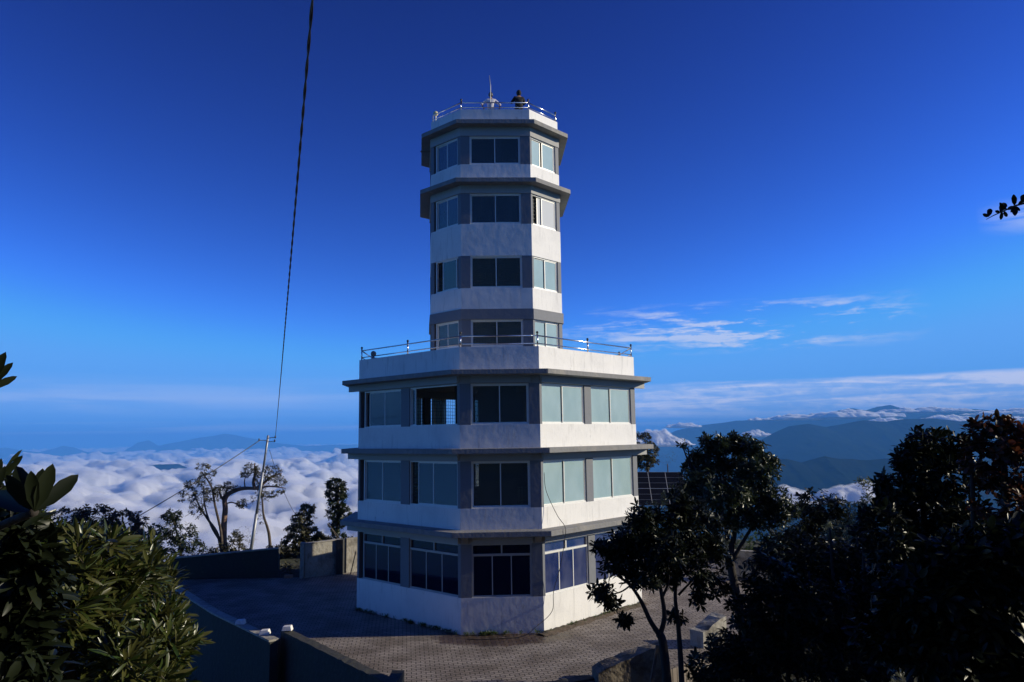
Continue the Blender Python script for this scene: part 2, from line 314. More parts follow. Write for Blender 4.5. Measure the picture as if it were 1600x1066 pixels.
M['paving'] = paving_mat()
def cloudmat():
    Mx = bpy.data.materials.new('cloud_tops'); Mx.use_nodes = True; N = Mx.node_tree.nodes; L = Mx.node_tree.links
    N.remove(N['Principled BSDF']); out = N['Material Output']
    d = N.new('ShaderNodeBsdfDiffuse'); d.inputs[0].default_value = (.93, .93, .94, 1); t = N.new('ShaderNodeBsdfTranslucent'); t.inputs[0].default_value = (.80, .80, .82, 1)
    ms = N.new('ShaderNodeMixShader'); ms.inputs[0].default_value = .42; L.new(d.outputs[0], ms.inputs[1]); L.new(t.outputs[0], ms.inputs[2]); L.new(ms.outputs[0], out.inputs[0])
    return Mx
M['cloud'] = cloudmat()

# ------------------------------------------------------------------ numpy noise
def h2(ix, iy, s):
    n = (ix.astype(np.int64)*374761393 + iy.astype(np.int64)*668265263 + s*974634777) & 0x7fffffff
    n = ((n ^ (n >> 13))*1274126177) & 0x7fffffff; n = (n ^ (n >> 16)) & 0xffffff
    return n/float(0xffffff)
def vnoise(x, y, s=0):
    ix, iy = np.floor(x), np.floor(y); fx, fy = x-ix, y-iy; fx = fx*fx*(3-2*fx); fy = fy*fy*(3-2*fy)
    a, b, c, d = h2(ix, iy, s), h2(ix+1, iy, s), h2(ix, iy+1, s), h2(ix+1, iy+1, s)
    return (a*(1-fx)+b*fx)*(1-fy)+(c*(1-fx)+d*fx)*fy
def fbm(x, y, o=5, s=0):
    t = 0; a = .5; n = 0
    for k in range(o): t = t+a*vnoise(x*2**k, y*2**k, s+k); n += a; a *= .5
    return t/n
def ridged(x, y, o=5, s=0):
    t = 0; a = .5; n = 0
    for k in range(o): t = t+a*(1-np.abs(2*vnoise(x*2**k+7*k, y*2**k, s+k)-1)); n += a; a *= .5
    return t/n
def puff(x, y, s=0):                 # rounded cumulus heaps: one minus squared distance to the nearest cell point
    ix, iy = np.floor(x), np.floor(y); best = np.full(x.shape, 0.)
    for dx in (-1, 0, 1):
        for dy in (-1, 0, 1):
            cx, cy = ix+dx, iy+dy; px = cx+h2(cx, cy, s); py = cy+h2(cx, cy, s+11); r = .55+.6*h2(cx, cy, s+23)
            d2 = ((x-px)**2+(y-py)**2)/(r*r); best = np.maximum(best, np.sqrt(np.clip(1-d2, 0, 1))*r)
    return best
def gridfaces(na, nb):
    i = np.arange(na-1)[:, None]*nb+np.arange(nb-1)[None, :]; i = i.ravel()
    return np.stack([i, i+1, i+nb+1, i+nb], 1)
def sstep(v, a, b):
    t = np.clip((v-a)/(b-a), 0, 1); return t*t*(3-2*t)

# ------------------------------------------------------------------ far setting
def far_terrain():
    na, nr = 260, 150; az = np.linspace(R(-80), R(80), na); r = 60*np.exp(np.linspace(0, math.log(70000/60), nr))
    A, Rr = np.meshgrid(az, r, indexing='ij'); x = Rr*np.sin(A); y = Rr*np.cos(A)
    z = -28-(Rr-60)*.55; z = np.maximum(z, -750+0*z)
    z = np.maximum(z, -750)+260*(ridged(x/3500, y/3500, 5, 3)-.5)*sstep(Rr, 900, 4000)+8*(fbm(x/60, y/60, 4, 9)-.5)
    V = np.stack([x.ravel(), y.ravel(), z.ravel()], 1)
    # skirt under the summit joins the local ground
    o = npmesh('terrain', V, [gridfaces(na, nr)[:, ::-1]], M['forest'], smooth=True); tag(o, kind='structure')
far_terrain()
def ridge(name, prof, dist, deep, zb, seed, amp, nb=110):
    """a mountain range whose crest follows prof [(px, py), ...] at ground distance dist"""
    P = [at(px, py, CAM[1]+dist) for px, py in prof]; tx = np.array([p[0] for p in P]); tz = np.array([p[2] for p in P])
    na = 420; X = np.linspace(tx[0], tx[-1], na); crest = np.interp(X, tx, tz)+amp*.10*(fbm(X/(amp*2.2), X*0+seed, 5, seed)-.5)*2
    t = np.concatenate([np.linspace(0, 1, nb-18), np.linspace(1, 1.25, 18)[1:]]); nb = len(t)
    T, XX = np.meshgrid(t, X, indexing='xy'); CR = np.repeat(crest[:, None], nb, 1)
    y = CAM[1]+dist-deep*(1-T)
    prof_ = np.where(T <= 1, T**1.25, 1-(T-1)*3.2)
    z = zb+(CR-zb)*prof_; w = np.clip(np.sin(np.clip(T, 0, 1)*math.pi), 0, 1)**.7
    z = z+amp*w*(ridged(XX/(amp*3.2), y/(amp*5)+3, 5, seed)-.62)
    V = np.stack([XX.ravel(), y.ravel(), z.ravel()], 1)
    o = npmesh(name, V, [gridfaces(na, nb)[:, ::-1]], M['forest'], smooth=True); tag(o, kind='structure')
ridge('hills', [(1040, 800), (1110, 748), (1165, 706), (1185, 690), (1208, 676), (1232, 664), (1262, 659), (1290, 664), (1318, 661), (1350, 657), (1385, 659), (1410, 654), (1452, 651), (1500, 656), (1550, 650), (1620, 655), (1800, 640)], 5600, 2400, -650, 4, 380)
ridge('hills', [(990, 790), (1060, 765), (1130, 738), (1175, 722), (1200, 717), (1228, 714), (1252, 720), (1288, 710), (1312, 714), (1345, 716), (1400, 712), (1470, 709), (1560, 716), (1800, 700)], 3100, 1500, -600, 8, 170)
ridge('hills', [(900, 715), (1000, 690), (1060, 672), (1100, 664), (1150, 656), (1200, 655), (1260, 652), (1300, 645), (1330, 639), (1352, 642), (1370, 636), (1392, 633), (1412, 638), (1480, 640), (1540, 645), (1700, 640)], 10500, 1800, -700, 12, 260)
ridge('hills', [(1390, 672), (1440, 652), (1480, 646), (1520, 641), (1580, 646), (1660, 640), (1800, 644)], 9300, 1200, -700, 21, 260)
ridge('hills', [(-150, 715), (-40, 705), (8, 699), (40, 705), (60, 707), (84, 701), (98, 696), (116, 699), (136, 707), (200, 705), (215, 692), (232, 688), (248, 697), (262, 694), (300, 686), (335, 680), (352, 677), (376, 682), (420, 690), (480, 697), (560, 693), (620, 690)], 20000, 2500, -700, 31, 260)
ridge('hills', [(150, 748), (200, 734), (222, 728), (250, 726), (280, 725), (296, 732), (330, 748)], 6200, 1200, -420, 41, 60)

def cloud_sea():
    na, nr = 900, 760; az = np.linspace(R(-46), R(24), na); ang = np.linspace(0, 1, nr)
    r = 900*np.exp(ang*math.log(36000/900)); A, Rr = np.meshgrid(az, r, indexing='ij'); x = CAM[0]+Rr*np.sin(A); y = CAM[1]+Rr*np.cos(A)
    wx = x+260*(fbm(x/420, y/420, 5, 2)-.5); wy = y+260*(fbm(x/420+9, y/420, 5, 5)-.5)
    big = puff(wx/1500, wy/1500, 1); mid = puff(wx/520, wy/520, 2); sm = puff(wx/190, wy/190, 3); ss = puff(wx/75, wy/75, 4); s4 = puff(wx/30, wy/30, 5)
    cov = sstep(fbm(x/1900, y/1900, 4, 77), .40, .60)
    near = 1-sstep(Rr, 2500, 9000)*.8
    body = 35*big+(150*mid+95*sm*(.3+mid)+46*ss*(.3+sm)+14*s4*near*(.4+ss))*(.16+.84*cov)+60*(fbm(x/5000, y/5000, 3, 50)-.5)+34*(fbm(x/120, y/120, 5, 90)-.5)
    drop = 900*sstep(A+.10*(fbm(Rr/900, A*3, 3, 61)-.5), R(6.5), R(13))
    z = -462+body*.78-drop
    F = gridfaces(na, nr)[:, ::-1]; V = np.stack([x.ravel(), y.ravel(), z.ravel()], 1)
    o = npmesh('sea_of_clouds', V, [F], M['cloud'], smooth=True); tag(o, kind='stuff')
    # the thin vapour that softens the cloud tops: a closed even volume lying over the dense core
    st = 3; xs, ys = x[::st, ::st], y[::st, ::st]; zt = (z+9+22*fbm(x/70, y/70, 4, 33))[::st, ::st]; zb = (z-70)[::st, ::st]
    a_, b_ = xs.shape; n = a_*b_; Vt = np.concatenate([np.stack([xs.ravel(), ys.ravel(), zt.ravel()], 1), np.stack([xs.ravel(), ys.ravel(), zb.ravel()], 1)])
    Ft = gridfaces(a_, b_)[:, ::-1]; Fb = gridfaces(a_, b_)+n; idx = np.arange(n).reshape(a_, b_); rim = np.concatenate([idx[0, :], idx[1:, -1], idx[-1, -2::-1], idx[-2:0:-1, 0]]); r2 = np.roll(rim, -1)
    vm = M['vapour'] = bpy.data.materials.new('cloud_vapour'); vm.use_nodes = True; Nn = vm.node_tree.nodes; Nn.remove(Nn['Principled BSDF']); vs = Nn.new('ShaderNodeVolumeScatter')
    vs.inputs['Color'].default_value = (1, 1, 1, 1); vs.inputs['Density'].default_value = 1/36; vs.inputs['Anisotropy'].default_value = .2; vm.node_tree.links.new(vs.outputs[0], Nn['Material Output'].inputs['Volume'])
    o = npmesh('cloud_vapour', Vt, [Ft, Fb, np.stack([rim, r2, r2+n, rim+n], 1)], vm); tag(o, kind='stuff')
cloud_sea()
def cloud_banks(specs, seed):
    """low cumulus heaps and ribbons over the valleys: a dense heaped core under a soft closed shell of vapour; specs: (px, py of the middle, half width px, height px, distance)"""
    VC, FC, VV, FV = [], [], [], []; oc = ov = 0
    for q, (px, py, rx, ry, dist) in enumerate(specs):
        k = dist/FPX; c = at(px, py, CAM[1]+dist); hx = rx*k; hy = max(hx*.45, ry*k*2); H = ry*k*1.35; na, nb = 120, 60
        U, W = np.meshgrid(np.linspace(-1, 1, na), np.linspace(-1, 1, nb), indexing='ij'); X = c[0]+U*hx; Y_ = c[1]+W*hy; s_ = H*1.5
        wx = X+.5*s_*(fbm(X/s_, Y_/s_, 4, q)-.5); wy = Y_+.5*s_*(fbm(X/s_+5, Y_/s_, 4, q)-.5)
        edge = np.clip(1.15-np.sqrt(U**2+W**2)-.7*(fbm(X/(s_*1.6)+q, Y_/(s_*1.6), 4, seed+q)-.38)*2.2, 0, 1)**.75
        h = (.55*puff(wx/s_, wy/s_, q)+.42*puff(wx/s_*2.3, wy/s_*2.3, q+3)+.22*puff(wx/s_*5.3, wy/s_*5.3, q+7)+.15*fbm(wx/s_*6, wy/s_*6, 4, q))*H*edge
        Z = c[2]-.45*H; n = na*nb
        for (lift, low, VL, FL_, off) in ((-.05*H, Z-.12*H*edge, VC, FC, oc), (.10*H*edge, Z-.25*H*edge, VV, FV, ov)):
            top = Z+h+lift; top = np.where(edge > .02, np.maximum(top, low+.5), low+.4)
            VL.append(np.concatenate([np.stack([X.ravel(), Y_.ravel(), top.ravel()], 1), np.stack([X.ravel(), Y_.ravel(), low.ravel()], 1)]))
            idx = np.arange(n).reshape(na, nb); rim = np.concatenate([idx[0, :], idx[1:, -1], idx[-1, -2::-1], idx[-2:0:-1, 0]]); r2 = np.roll(rim, -1)
            ok = (edge.ravel() > .02); g = gridfaces(na, nb); g = g[ok[g].any(1)]
            # open rim edges of the kept cells close the shell
            e = np.concatenate([g[:, [0, 1]], g[:, [1, 2]], g[:, [2, 3]], g[:, [3, 0]]]); key = np.sort(e, 1); kk = key[:, 0]*n+key[:, 1]; u, inv, cnt = np.unique(kk, return_inverse=True, return_counts=True); b = e[cnt[inv] == 1]
            FL_ += [g[:, ::-1]+off, g+n+off, np.stack([b[:, 0], b[:, 1], b[:, 1]+n, b[:, 0]+n], 1)+off]
        oc += 2*n; ov += 2*n
    o = npmesh('clouds', np.concatenate(VC), [np.concatenate(FC)], M['cloud'], smooth=True); tag(o, kind='stuff')
    o = npmesh('cloud_vapour', np.concatenate(VV), [np.concatenate(FV)], M['vapour']); tag(o, kind='stuff')
cloud_banks([(1024, 683, 52, 13, 5200), (1052, 690, 40, 9, 5000), (1182, 678, 34, 6, 6400), (1245, 652, 75, 6, 9400), (1062, 664, 34, 6, 9600), (1225, 772, 62, 22, 1950), (1340, 768, 80, 22, 1750), (1420, 790, 80, 22, 1600), (1320, 647, 95, 9, 8600), (1390, 660, 66, 7, 7600), (1480, 656, 80, 9, 7400), (1560, 662, 110, 10, 7000), (1590, 644, 90, 6, 8800), (1450, 641, 80, 5, 9000)], 5)

# ------------------------------------------------------------------ near ground
TERR = [(-17.2, 6.4), (-17.4, 4.9), (-8.45, -5.9), (-3.2, -12.1), (2.1, -12.3), (5.2, -10.9), (9.2, -7.4), (12.3, -3.2), (13.8, 3.2), (12.8, 9.2), (3, 13), (-6, 11), (-10.3, 6.35)]
def inside(x, y, poly):
    c = np.zeros(x.shape, bool); n = len(poly)
    for i in range(n):
        x0, y0 = poly[i]; x1, y1 = poly[(i+1) % n]
        cond = ((y0 > y) != (y1 > y)) & (x < (x1-x0)*(y-y0)/((y1-y0) if y1 != y0 else 1e-9)+x0); c ^= cond
    return c
def gz(x, y):
    x = np.asarray(x, float); y = np.asarray(y, float); n = 1.2*(fbm(x/7, y/7, 4, 13)-.5)
    d = np.hypot(x*.95, y*.9); z = np.where(d > 20, -(d-20)*.55, 0)+n*sstep(d, 14, 22)+.25*sstep(y, 6, 10)
    f = sstep(-y+.0*x, 9, 13)*(1-sstep(np.abs(x+2), 26, 40))
    front = -2.7+8.6*sstep(-y, 17, 33)+n
    z = z*(1-f)+front*f
    lf = sstep(-(y+x*-.0+ (x+8.4)*1.25+5.5), 0, 2.0)*(1-sstep(-y, 9, 12))*(x < -3); z = z*(1-lf)+np.minimum(z, -2.5)*lf
    md = np.hypot((x-34)/15, (y+27)/12.5); z = z+9.5*np.exp(-md**4*1.1)*(1-sstep(y, -19, -16))*sstep(x-.78*(y+35.3), 1.0, 9)
    z = z+30*sstep(-y, 41, 64)*(1+.25*(fbm(x/12, y/12, 4, 5)-.5))  # unseen hill added behind the camera to block skylight
    return z
def near_ground():
    n = 330; X = np.linspace(-72, 72, n); A, B = np.meshgrid(X, X, indexing='ij'); z = gz(A, B)
    ins = inside(A, B, TERR); z = np.where(ins, np.minimum(z, 0)*0-.35, np.where(np.hypot(A, B) < 19, z-.12, z))
    o = npmesh('ground', np.stack([A.ravel(), B.ravel(), z.ravel()], 1), [gridfaces(n, n)[:, ::-1]], M['ground'], smooth=True); tag(o, kind='structure')
near_ground()
pv = MB().prism(TERR, -.9, 0).build('paving', M['paving']); tag(pv, kind='structure')

# ------------------------------------------------------------------ the tower
W_, A_ = 1.55, 6.2
BASE = [(-W_, -A_), (W_, -A_), (A_, -W_), (A_, W_), (W_, A_), (-W_, A_), (-A_, W_), (-A_, -W_)]
SH = [(-1.56, -3.03), (1.56, -3.03), (2.98, -1.61), (2.98, 1.61), (1.56, 3.03), (-1.56, 3.03), (-3.26, 1.60), (-2.98, -1.61)]
def offset(poly, d):
    n = len(poly); out = []
    for i in range(n):
        p0, p1, p2 = (Vector(poly[(i+k) % n]) for k in (-1, 0, 1))
        a = (p1-p0).normalized(); b = (p2-p1).normalized(); na = Vector((a.y, -a.x)); nb = Vector((b.y, -b.x))
        bi = (na+nb).normalized(); out.append(tuple(p1+bi*(d/bi.dot(na))))
    return out
class Face:
    def __init__(s, poly, i):
        a, b = Vector(poly[i]), Vector(poly[(i+1) % 8]); s.o = a; s.d = (b-a).normalized(); s.n = Vector((s.d.y, -s.d.x)); s.L = (b-a).length
    def p(s, u, w, z): q = s.o+s.d*u+s.n*w; return (q.x, q.y, z)
    def box(s, mb, u0, u1, w0, w1, z0, z1):     # w0 inner, w1 outer
        mb.hexa([s.p(u0, w1, z0), s.p(u1, w1, z0), s.p(u1, w0, z0), s.p(u0, w0, z0), s.p(u0, w1, z1), s.p(u1, w1, z1), s.p(u1, w0, z1), s.p(u0, w0, z1)])
tower = empty('view_tower', (0, 0, 0), 'tall white and grey eight-sided viewing tower stepping up from a wide three-storey base', 'tower')
def ringpart(name, mt, poly, out, inn, z0, z1, bevel=0):
    return MB().ring(offset(poly, out), offset(poly, -inn), z0, z1).build(name, mt, tower, bevel=bevel)
def corner_pillar(poly, i, d0, d1, z0, z1, th=.24, setb=.004):
    """pillar at vertex i reaching d0 back along the previous face and d1 along the next"""
    P = Face(poly, (i-1) % 8); Q = Face(poly, i); o = -setb
    vo = offset(poly, -setb)[i]; vi = offset(poly, -th)[i]
    a = P.p(P.L-d0, o, 0)[:2]; ai = P.p(P.L-d0, -th, 0)[:2]; b = Q.p(d1, o, 0)[:2]; bi = Q.p(d1, -th, 0)[:2]
    return MB().prism([a, vo, b, bi, vi, ai], z0, z1).build('pillar', M['grey'], tower)
def window(face, u0, u1, z0, z1, panes, glass, grille=True, fixed_top=None, fmat=None, set_in=.07, gstep=.125, sash=True, label=None):
    """outer frame and sashes are one mesh; panes (list of (u0, u1, track)) and the inner grille hang below it"""
    f = MB(); t = .05; w1 = -set_in; w0 = w1-.09; B = face.box
    B(f, u0, u1, w0, w1+.03, z0, z0+t); B(f, u0, u1, w0, w1+.02, z1-t, z1); B(f, u0, u0+t, w0, w1+.02, z0+t, z1-t); B(f, u1-t, u1, w0, w1+.02, z0+t, z1-t)
    zt = z1-t; g = MB()
    if fixed_top:
        B(f, u0+t, u1-t, w0, w1+.025, fixed_top-.035, fixed_top+.035); um = (u0+u1)/2; B(f, um-.03, um+.03, w0+.02, w1, fixed_top+.035, z1-t)
        B(g, u0+t, um-.03, w0+.03, w0+.036, fixed_top+.035, z1-t); B(g, um+.03, u1-t, w0+.03, w0+.036, fixed_top+.035, z1-t)
        zt = fixed_top-.035
    s = .042 if sash else .02
    for a, b, tr in panes:
        d1 = w1-.005-.038*tr; d0 = d1-.03; zb = z0+t
        B(f, a, a+s, d0, d1, zb, zt); B(f, b-s, b, d0, d1, zb, zt); B(f, a+s, b-s, d0, d1, zb, zb+s); B(f, a+s, b-s, d0, d1, zt-s, zt)
        B(g, a+s, b-s, d0+.012, d0+.018, zb+s, zt-s)
    wo = f.build('window', fmat or M['frame'], tower)
    if label: wo['label'] = label
    if g.v: g.build('pane', glass, wo)
    if grille:
        q = MB(); w = -.24+.03; n = max(2, round((u1-u0)/gstep)); r = .009
        for k in range(1, n): x = u0+(u1-u0)*k/n; B(q, x-r, x+r, w, w+.012, z0+.01, z1-.01)
        n = max(2, round((z1-z0)/.17))
        for k in range(1, n): z = z0+(z1-z0)*k/n; B(q, u0+.005, u1-.005, w+.013, w+.022, z-r, z+r)
        q.build('grille', M['grille'], wo)
    return wo
FB = [Face(BASE, i) for i in range(8)]; LB = FB[1].L
# storeys of the base: (band bottom, sill, window top, slab bottom, slab top)
storeys = [(-.3, 1.32, 3.27, 3.60, 3.80), (3.80, 4.60, 6.37, 6.66, 6.86), (6.86, 7.76, 9.35, 9.66, 9.85)]
for si, (zb, zs, zw, l0, l1) in enumerate(storeys):
    ringpart('wall', M['plaster'], BASE, 0, .26, zb, zs)
    ringpart('beam', M['beam'], BASE, -.006, .25, zw, l0)
    MB().prism(offset(BASE, .7), l0, l1).build('ledge', M['slab'], tower, bevel=.015)
    # projecting lintels on the long faces, run out to the ledge end at the side corners
    for i, (e0, e1) in {1: (-.02, .62), 7: (.62, -.02)}.items():
        q = MB(); FB[i].box(q, -e0, LB+e1, .0, .12, zw+.03, l0); q.build('lintel', M['beam'], tower)
    q = MB(); FB[0].box(q, .42, 2*W_-.36, 0, .10, zw+.02, l0); q.build('lintel', M['beam'], tower)
    # pillars
    for i in range(8):
        long_next = i % 2 == 1
        d0, d1 = (.42, .13) if long_next else (.33, .42)
        if i == 0: d0 = .15
        corner_pillar(BASE, i, d0, d1, zs, zw)
    for i in (1, 3, 5, 7):
        q = MB(); a, b = (2.85, 3.30) if i != 7 else (LB-3.6, LB-3.05); FB[i].box(q, a, b, -.24, -.004, zs, zw); q.build('pillar', M['grey'], tower)
    # floor inside
    if si: MB().prism(offset(BASE, -.262), zb+.02, zb+.10).build('floor', M['floor'], tower)
    if si == 0:
        G = M['glass_blue']
        for fi, u0, u1 in ((1, .13, 2.85), (1, 3.30, 6.25), (7, LB-6.2, LB-3.6), (7, LB-3.05, LB-.15), (0, .42, 2*W_-.42)):
            w3 = (u1-u0-.1)/3; u = u0+.05
            window(FB[fi], u0, u1, zs, zw, [(u, u+w3, 0), (u+w3, u+2*w3, 0), (u+2*w3, u+3*w3, 0)], G if fi == 1 else M['glass_blue_shade'], grille=False, fixed_top=2.87, fmat=M['frame'] if fi == 1 else (M['alu'] if fi else M['alu']), sash=False)
        for fi in (2, 3, 4, 5, 6):
            F = FB[fi]
            q = MB(); F.box(q, .43 if F.L < 4 else .34, F.L-.43 if F.L < 4 else F.L-.43, -.2, -.02, zs, zw); q.build('wall', M['plaster'], tower)
    else:
        P = M['glass_pale']; C = M['glass_clear']
        def two(u0, u1): m_ = (u0+u1)/2; return [(u0+.05, m_+.03, 1), (m_-.03, u1-.05, 0)]
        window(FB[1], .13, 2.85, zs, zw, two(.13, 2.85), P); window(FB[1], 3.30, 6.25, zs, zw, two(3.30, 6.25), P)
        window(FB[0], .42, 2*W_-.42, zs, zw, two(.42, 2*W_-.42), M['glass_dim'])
        a, b = LB-6.2, LB-3.6; c, d = LB-3.05, LB-.15
        if si == 2:
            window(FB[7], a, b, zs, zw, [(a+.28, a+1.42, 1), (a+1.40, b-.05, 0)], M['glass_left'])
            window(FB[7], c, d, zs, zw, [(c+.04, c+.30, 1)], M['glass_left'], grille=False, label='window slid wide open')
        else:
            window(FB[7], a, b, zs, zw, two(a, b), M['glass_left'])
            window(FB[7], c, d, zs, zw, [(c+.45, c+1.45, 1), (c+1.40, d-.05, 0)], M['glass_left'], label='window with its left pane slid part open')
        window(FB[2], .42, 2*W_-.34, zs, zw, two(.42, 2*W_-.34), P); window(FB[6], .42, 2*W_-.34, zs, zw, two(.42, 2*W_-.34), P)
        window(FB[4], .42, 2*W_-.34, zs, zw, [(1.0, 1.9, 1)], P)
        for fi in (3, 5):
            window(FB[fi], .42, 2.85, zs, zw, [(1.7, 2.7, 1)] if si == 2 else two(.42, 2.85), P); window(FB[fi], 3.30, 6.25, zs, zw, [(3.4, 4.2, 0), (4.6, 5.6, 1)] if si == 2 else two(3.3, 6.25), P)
# inner columns and core that carry the shaft
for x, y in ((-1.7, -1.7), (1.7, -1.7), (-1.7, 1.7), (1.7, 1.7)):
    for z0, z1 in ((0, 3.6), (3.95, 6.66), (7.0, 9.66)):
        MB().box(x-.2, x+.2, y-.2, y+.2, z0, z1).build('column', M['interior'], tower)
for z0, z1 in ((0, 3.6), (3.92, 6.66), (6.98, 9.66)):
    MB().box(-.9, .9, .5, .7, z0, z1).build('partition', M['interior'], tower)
# corner brackets under the lowest ledge
for sx in (-1, 1):
    q = MB(); F = FB[0]; u = .06 if sx < 0 else 2*W_-.30
    q.add([F.p(u, 0, 3.30), F.p(u, 0, 3.6), F.p(u, .55, 3.6), F.p(u+.24, 0, 3.30), F.p(u+.24, 0, 3.6), F.p(u+.24, .55, 3.6)], [(0, 1, 2), (5, 4, 3), (0, 2, 5, 3), (1, 0, 3, 4), (2, 1, 4, 5)])
    q.build('bracket', M['slab'], tower)
# terrace parapet round the base roof
ringpart('parapet', M['plaster'], BASE, 0, .18, 9.85, 10.79)
def railing(poly, z, inset, verts, mids, h=.55, name='railing'):
    """posts with ball caps at the polygon's corners (and mid-spans), two rails"""
    P = offset(poly, -inset); q = MB(); n = 8; r = MB()
    pts = []
    for i in verts: pts.append(P[i])
    for i, fr in mids: a, b = Vector(P[i]), Vector(P[(i+1) % n]); pts.append(tuple(a.lerp(b, fr)))
    ro = MB()
    for i in range(n):
        a, b = P[i], P[(i+1) % n]
        for hh, rr in ((h-.12, .027), (.12, .022)): ro.tube([(a[0], a[1], z+hh), (b[0], b[1], z+hh)], rr, 8)
    rl = ro.build(name, M['steel'], tower, smooth=True)
    for x, y in pts:
        MB().tube([(x, y, z-.02), (x, y, z+h-.06)], .032, 10).build('post', M['steel'], rl, smooth=True)
        MB().lathe((x, y, z+h-.07), [(.032, 0), (.045, .01), (.02, .03), (.05, .06), (.055, .085), (.04, .115), (.005, .135)], 10).build('post_cap', M['black'], rl, smooth=True)
    return rl
railing(BASE, 10.79, .10, range(8), [(1, .5), (3, .5), (5, .5), (7, .5)])
# shaft
FS = [Face(SH, i) for i in range(8)]
MB().prism(offset(SH, -.02), 9.85, 9.97).build('floor', M['floor'], tower)
shaft_st = [(9.85, 11.16, 12.36, 'belt', 12.82), (12.82, 13.75, 15.20, None, 15.20), (15.20, 16.64, 18.04, 'eave', 18.60), (18.60, 19.38, 20.70, 'eave', 21.31)]
for si, (zb, zs, zw, top, z1) in enumerate(shaft_st):
    zb_ = zb
    ringpart('wall', M['plaster'], SH, 0, .2, zb_, zs)
    if top == 'belt':
        ringpart('belt_course', M['grey'], SH, .06, .2, zw, z1)
    elif top == 'eave':
        ringpart('beam', M['beam'], SH, .03, .2, zw, z1-.20)
        MB().prism(offset(SH, .44 if si == 3 else .50), z1-.20, z1).build('ledge', M['slab'], tower, bevel=.012)
    if top is None:
        z_top = zw
    for i in range(8):
        d0, d1 = (.44, .11) if i == 1 else ((.20, .40) if i == 0 else ((.23, .3) if i == 2 else (.3, .2)))
        corner_pillar(SH, i, d0, d1, zs, zw, th=.2)
    MB().prism(offset(SH, -.205), zb+.02, zb+.1).build('floor', M['floor'], tower)
    P, C = M['glass_pale'], M['glass_clear']
    def two(u0, u1, sh=0): m_ = (u0+u1)/2+sh; return [(u0+.05, m_+.03, 1), (m_-.03, u1-.05, 0)]
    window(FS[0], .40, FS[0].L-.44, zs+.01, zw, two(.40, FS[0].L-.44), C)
    L1 = FS[1].L
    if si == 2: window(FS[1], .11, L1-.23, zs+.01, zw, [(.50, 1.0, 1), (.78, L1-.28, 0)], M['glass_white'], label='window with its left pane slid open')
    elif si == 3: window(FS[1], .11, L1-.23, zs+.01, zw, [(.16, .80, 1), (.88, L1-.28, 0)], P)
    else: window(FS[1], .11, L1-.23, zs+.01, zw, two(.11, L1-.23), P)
    L7 = FS[7].L
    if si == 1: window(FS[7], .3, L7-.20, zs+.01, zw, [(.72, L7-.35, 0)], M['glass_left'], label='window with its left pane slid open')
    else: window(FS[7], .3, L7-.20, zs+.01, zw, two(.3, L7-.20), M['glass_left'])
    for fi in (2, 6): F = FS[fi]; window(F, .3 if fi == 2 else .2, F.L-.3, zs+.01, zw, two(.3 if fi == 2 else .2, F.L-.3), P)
    for fi in (3, 4, 5):
        F = FS[fi]; q = MB(); F.box(q, .21, F.L-.31, -.18, -.01, zs, zw); q.build('wall', M['plaster'], tower)
# gutter spout at the top ledge, small drain pipe at the shaft's left
p = at(657, 237, -1.0); MB().tube([p, p+np.array([.6, 0, .02])], .045, 8).build('spout', M['rust'], tower)
# roof deck and parapet
MB().prism(offset(SH, -.02), 21.31, 21.42).build('roof', M['floor'], tower)
SP = offset(SH, 0); ringpart('parapet', M['plaster'], SH, -.02, .16, 21.42, 21.97)
MB().ring(offset(SH, -.02), offset(SH, -.16), 21.31, 21.42) 
railing(SH, 21.97, .10, range(7), [], h=.47)

# lightning rod on the roof rail
rod = MB(); b = at(766, 168, -2.9); t_ = at(764.6, 118, -2.9); mid = at(766.3, 135, -2.9)
rod.tube([b-np.array([0, 0, .5]), b, mid, t_], [.028, .026, .022, .012], 8); ro = rod.build('lightning_rod', M['galv'], smooth=True)
tag(ro, 'thin upright metal rod rising above the rail on the tower roof', 'rod')
# globe lamps
lg = empty('globe_lamp', (-2.76, -1.58, 21.97), 'yellowish globe lamp on a short post at the left roof corner', 'lamp', 'globe lamps on the tower')
MB().tube([(-2.76, -1.58, 21.9), (-2.76, -1.58, 22.30)], .035, 8).build('post', M['frame'], lg, smooth=True)
MB().ball((-2.76, -1.58, 22.40), .12, 16).build('globe', M['globe'], lg, smooth=True)
g2 = at(583.5, 560, -3.0); lg = empty('globe_lamp', (g2[0], g2[1], 10.8), 'dull dark globe lamp on the left parapet of the lower terrace', 'lamp', 'globe lamps on the tower')
gx, gy = -5.48, -2.17
lg.location = (gx, gy, 10.79)
MB().lathe((gx, gy, 10.79), [(.10, 0), (.10, .04), (.05, .05), (.05, .12)], 12).build('base', M['galv'], lg, smooth=True)
MB().ball((gx, gy, 11.01), .125, 16).build('globe', M['globe_dark'], lg, smooth=True)

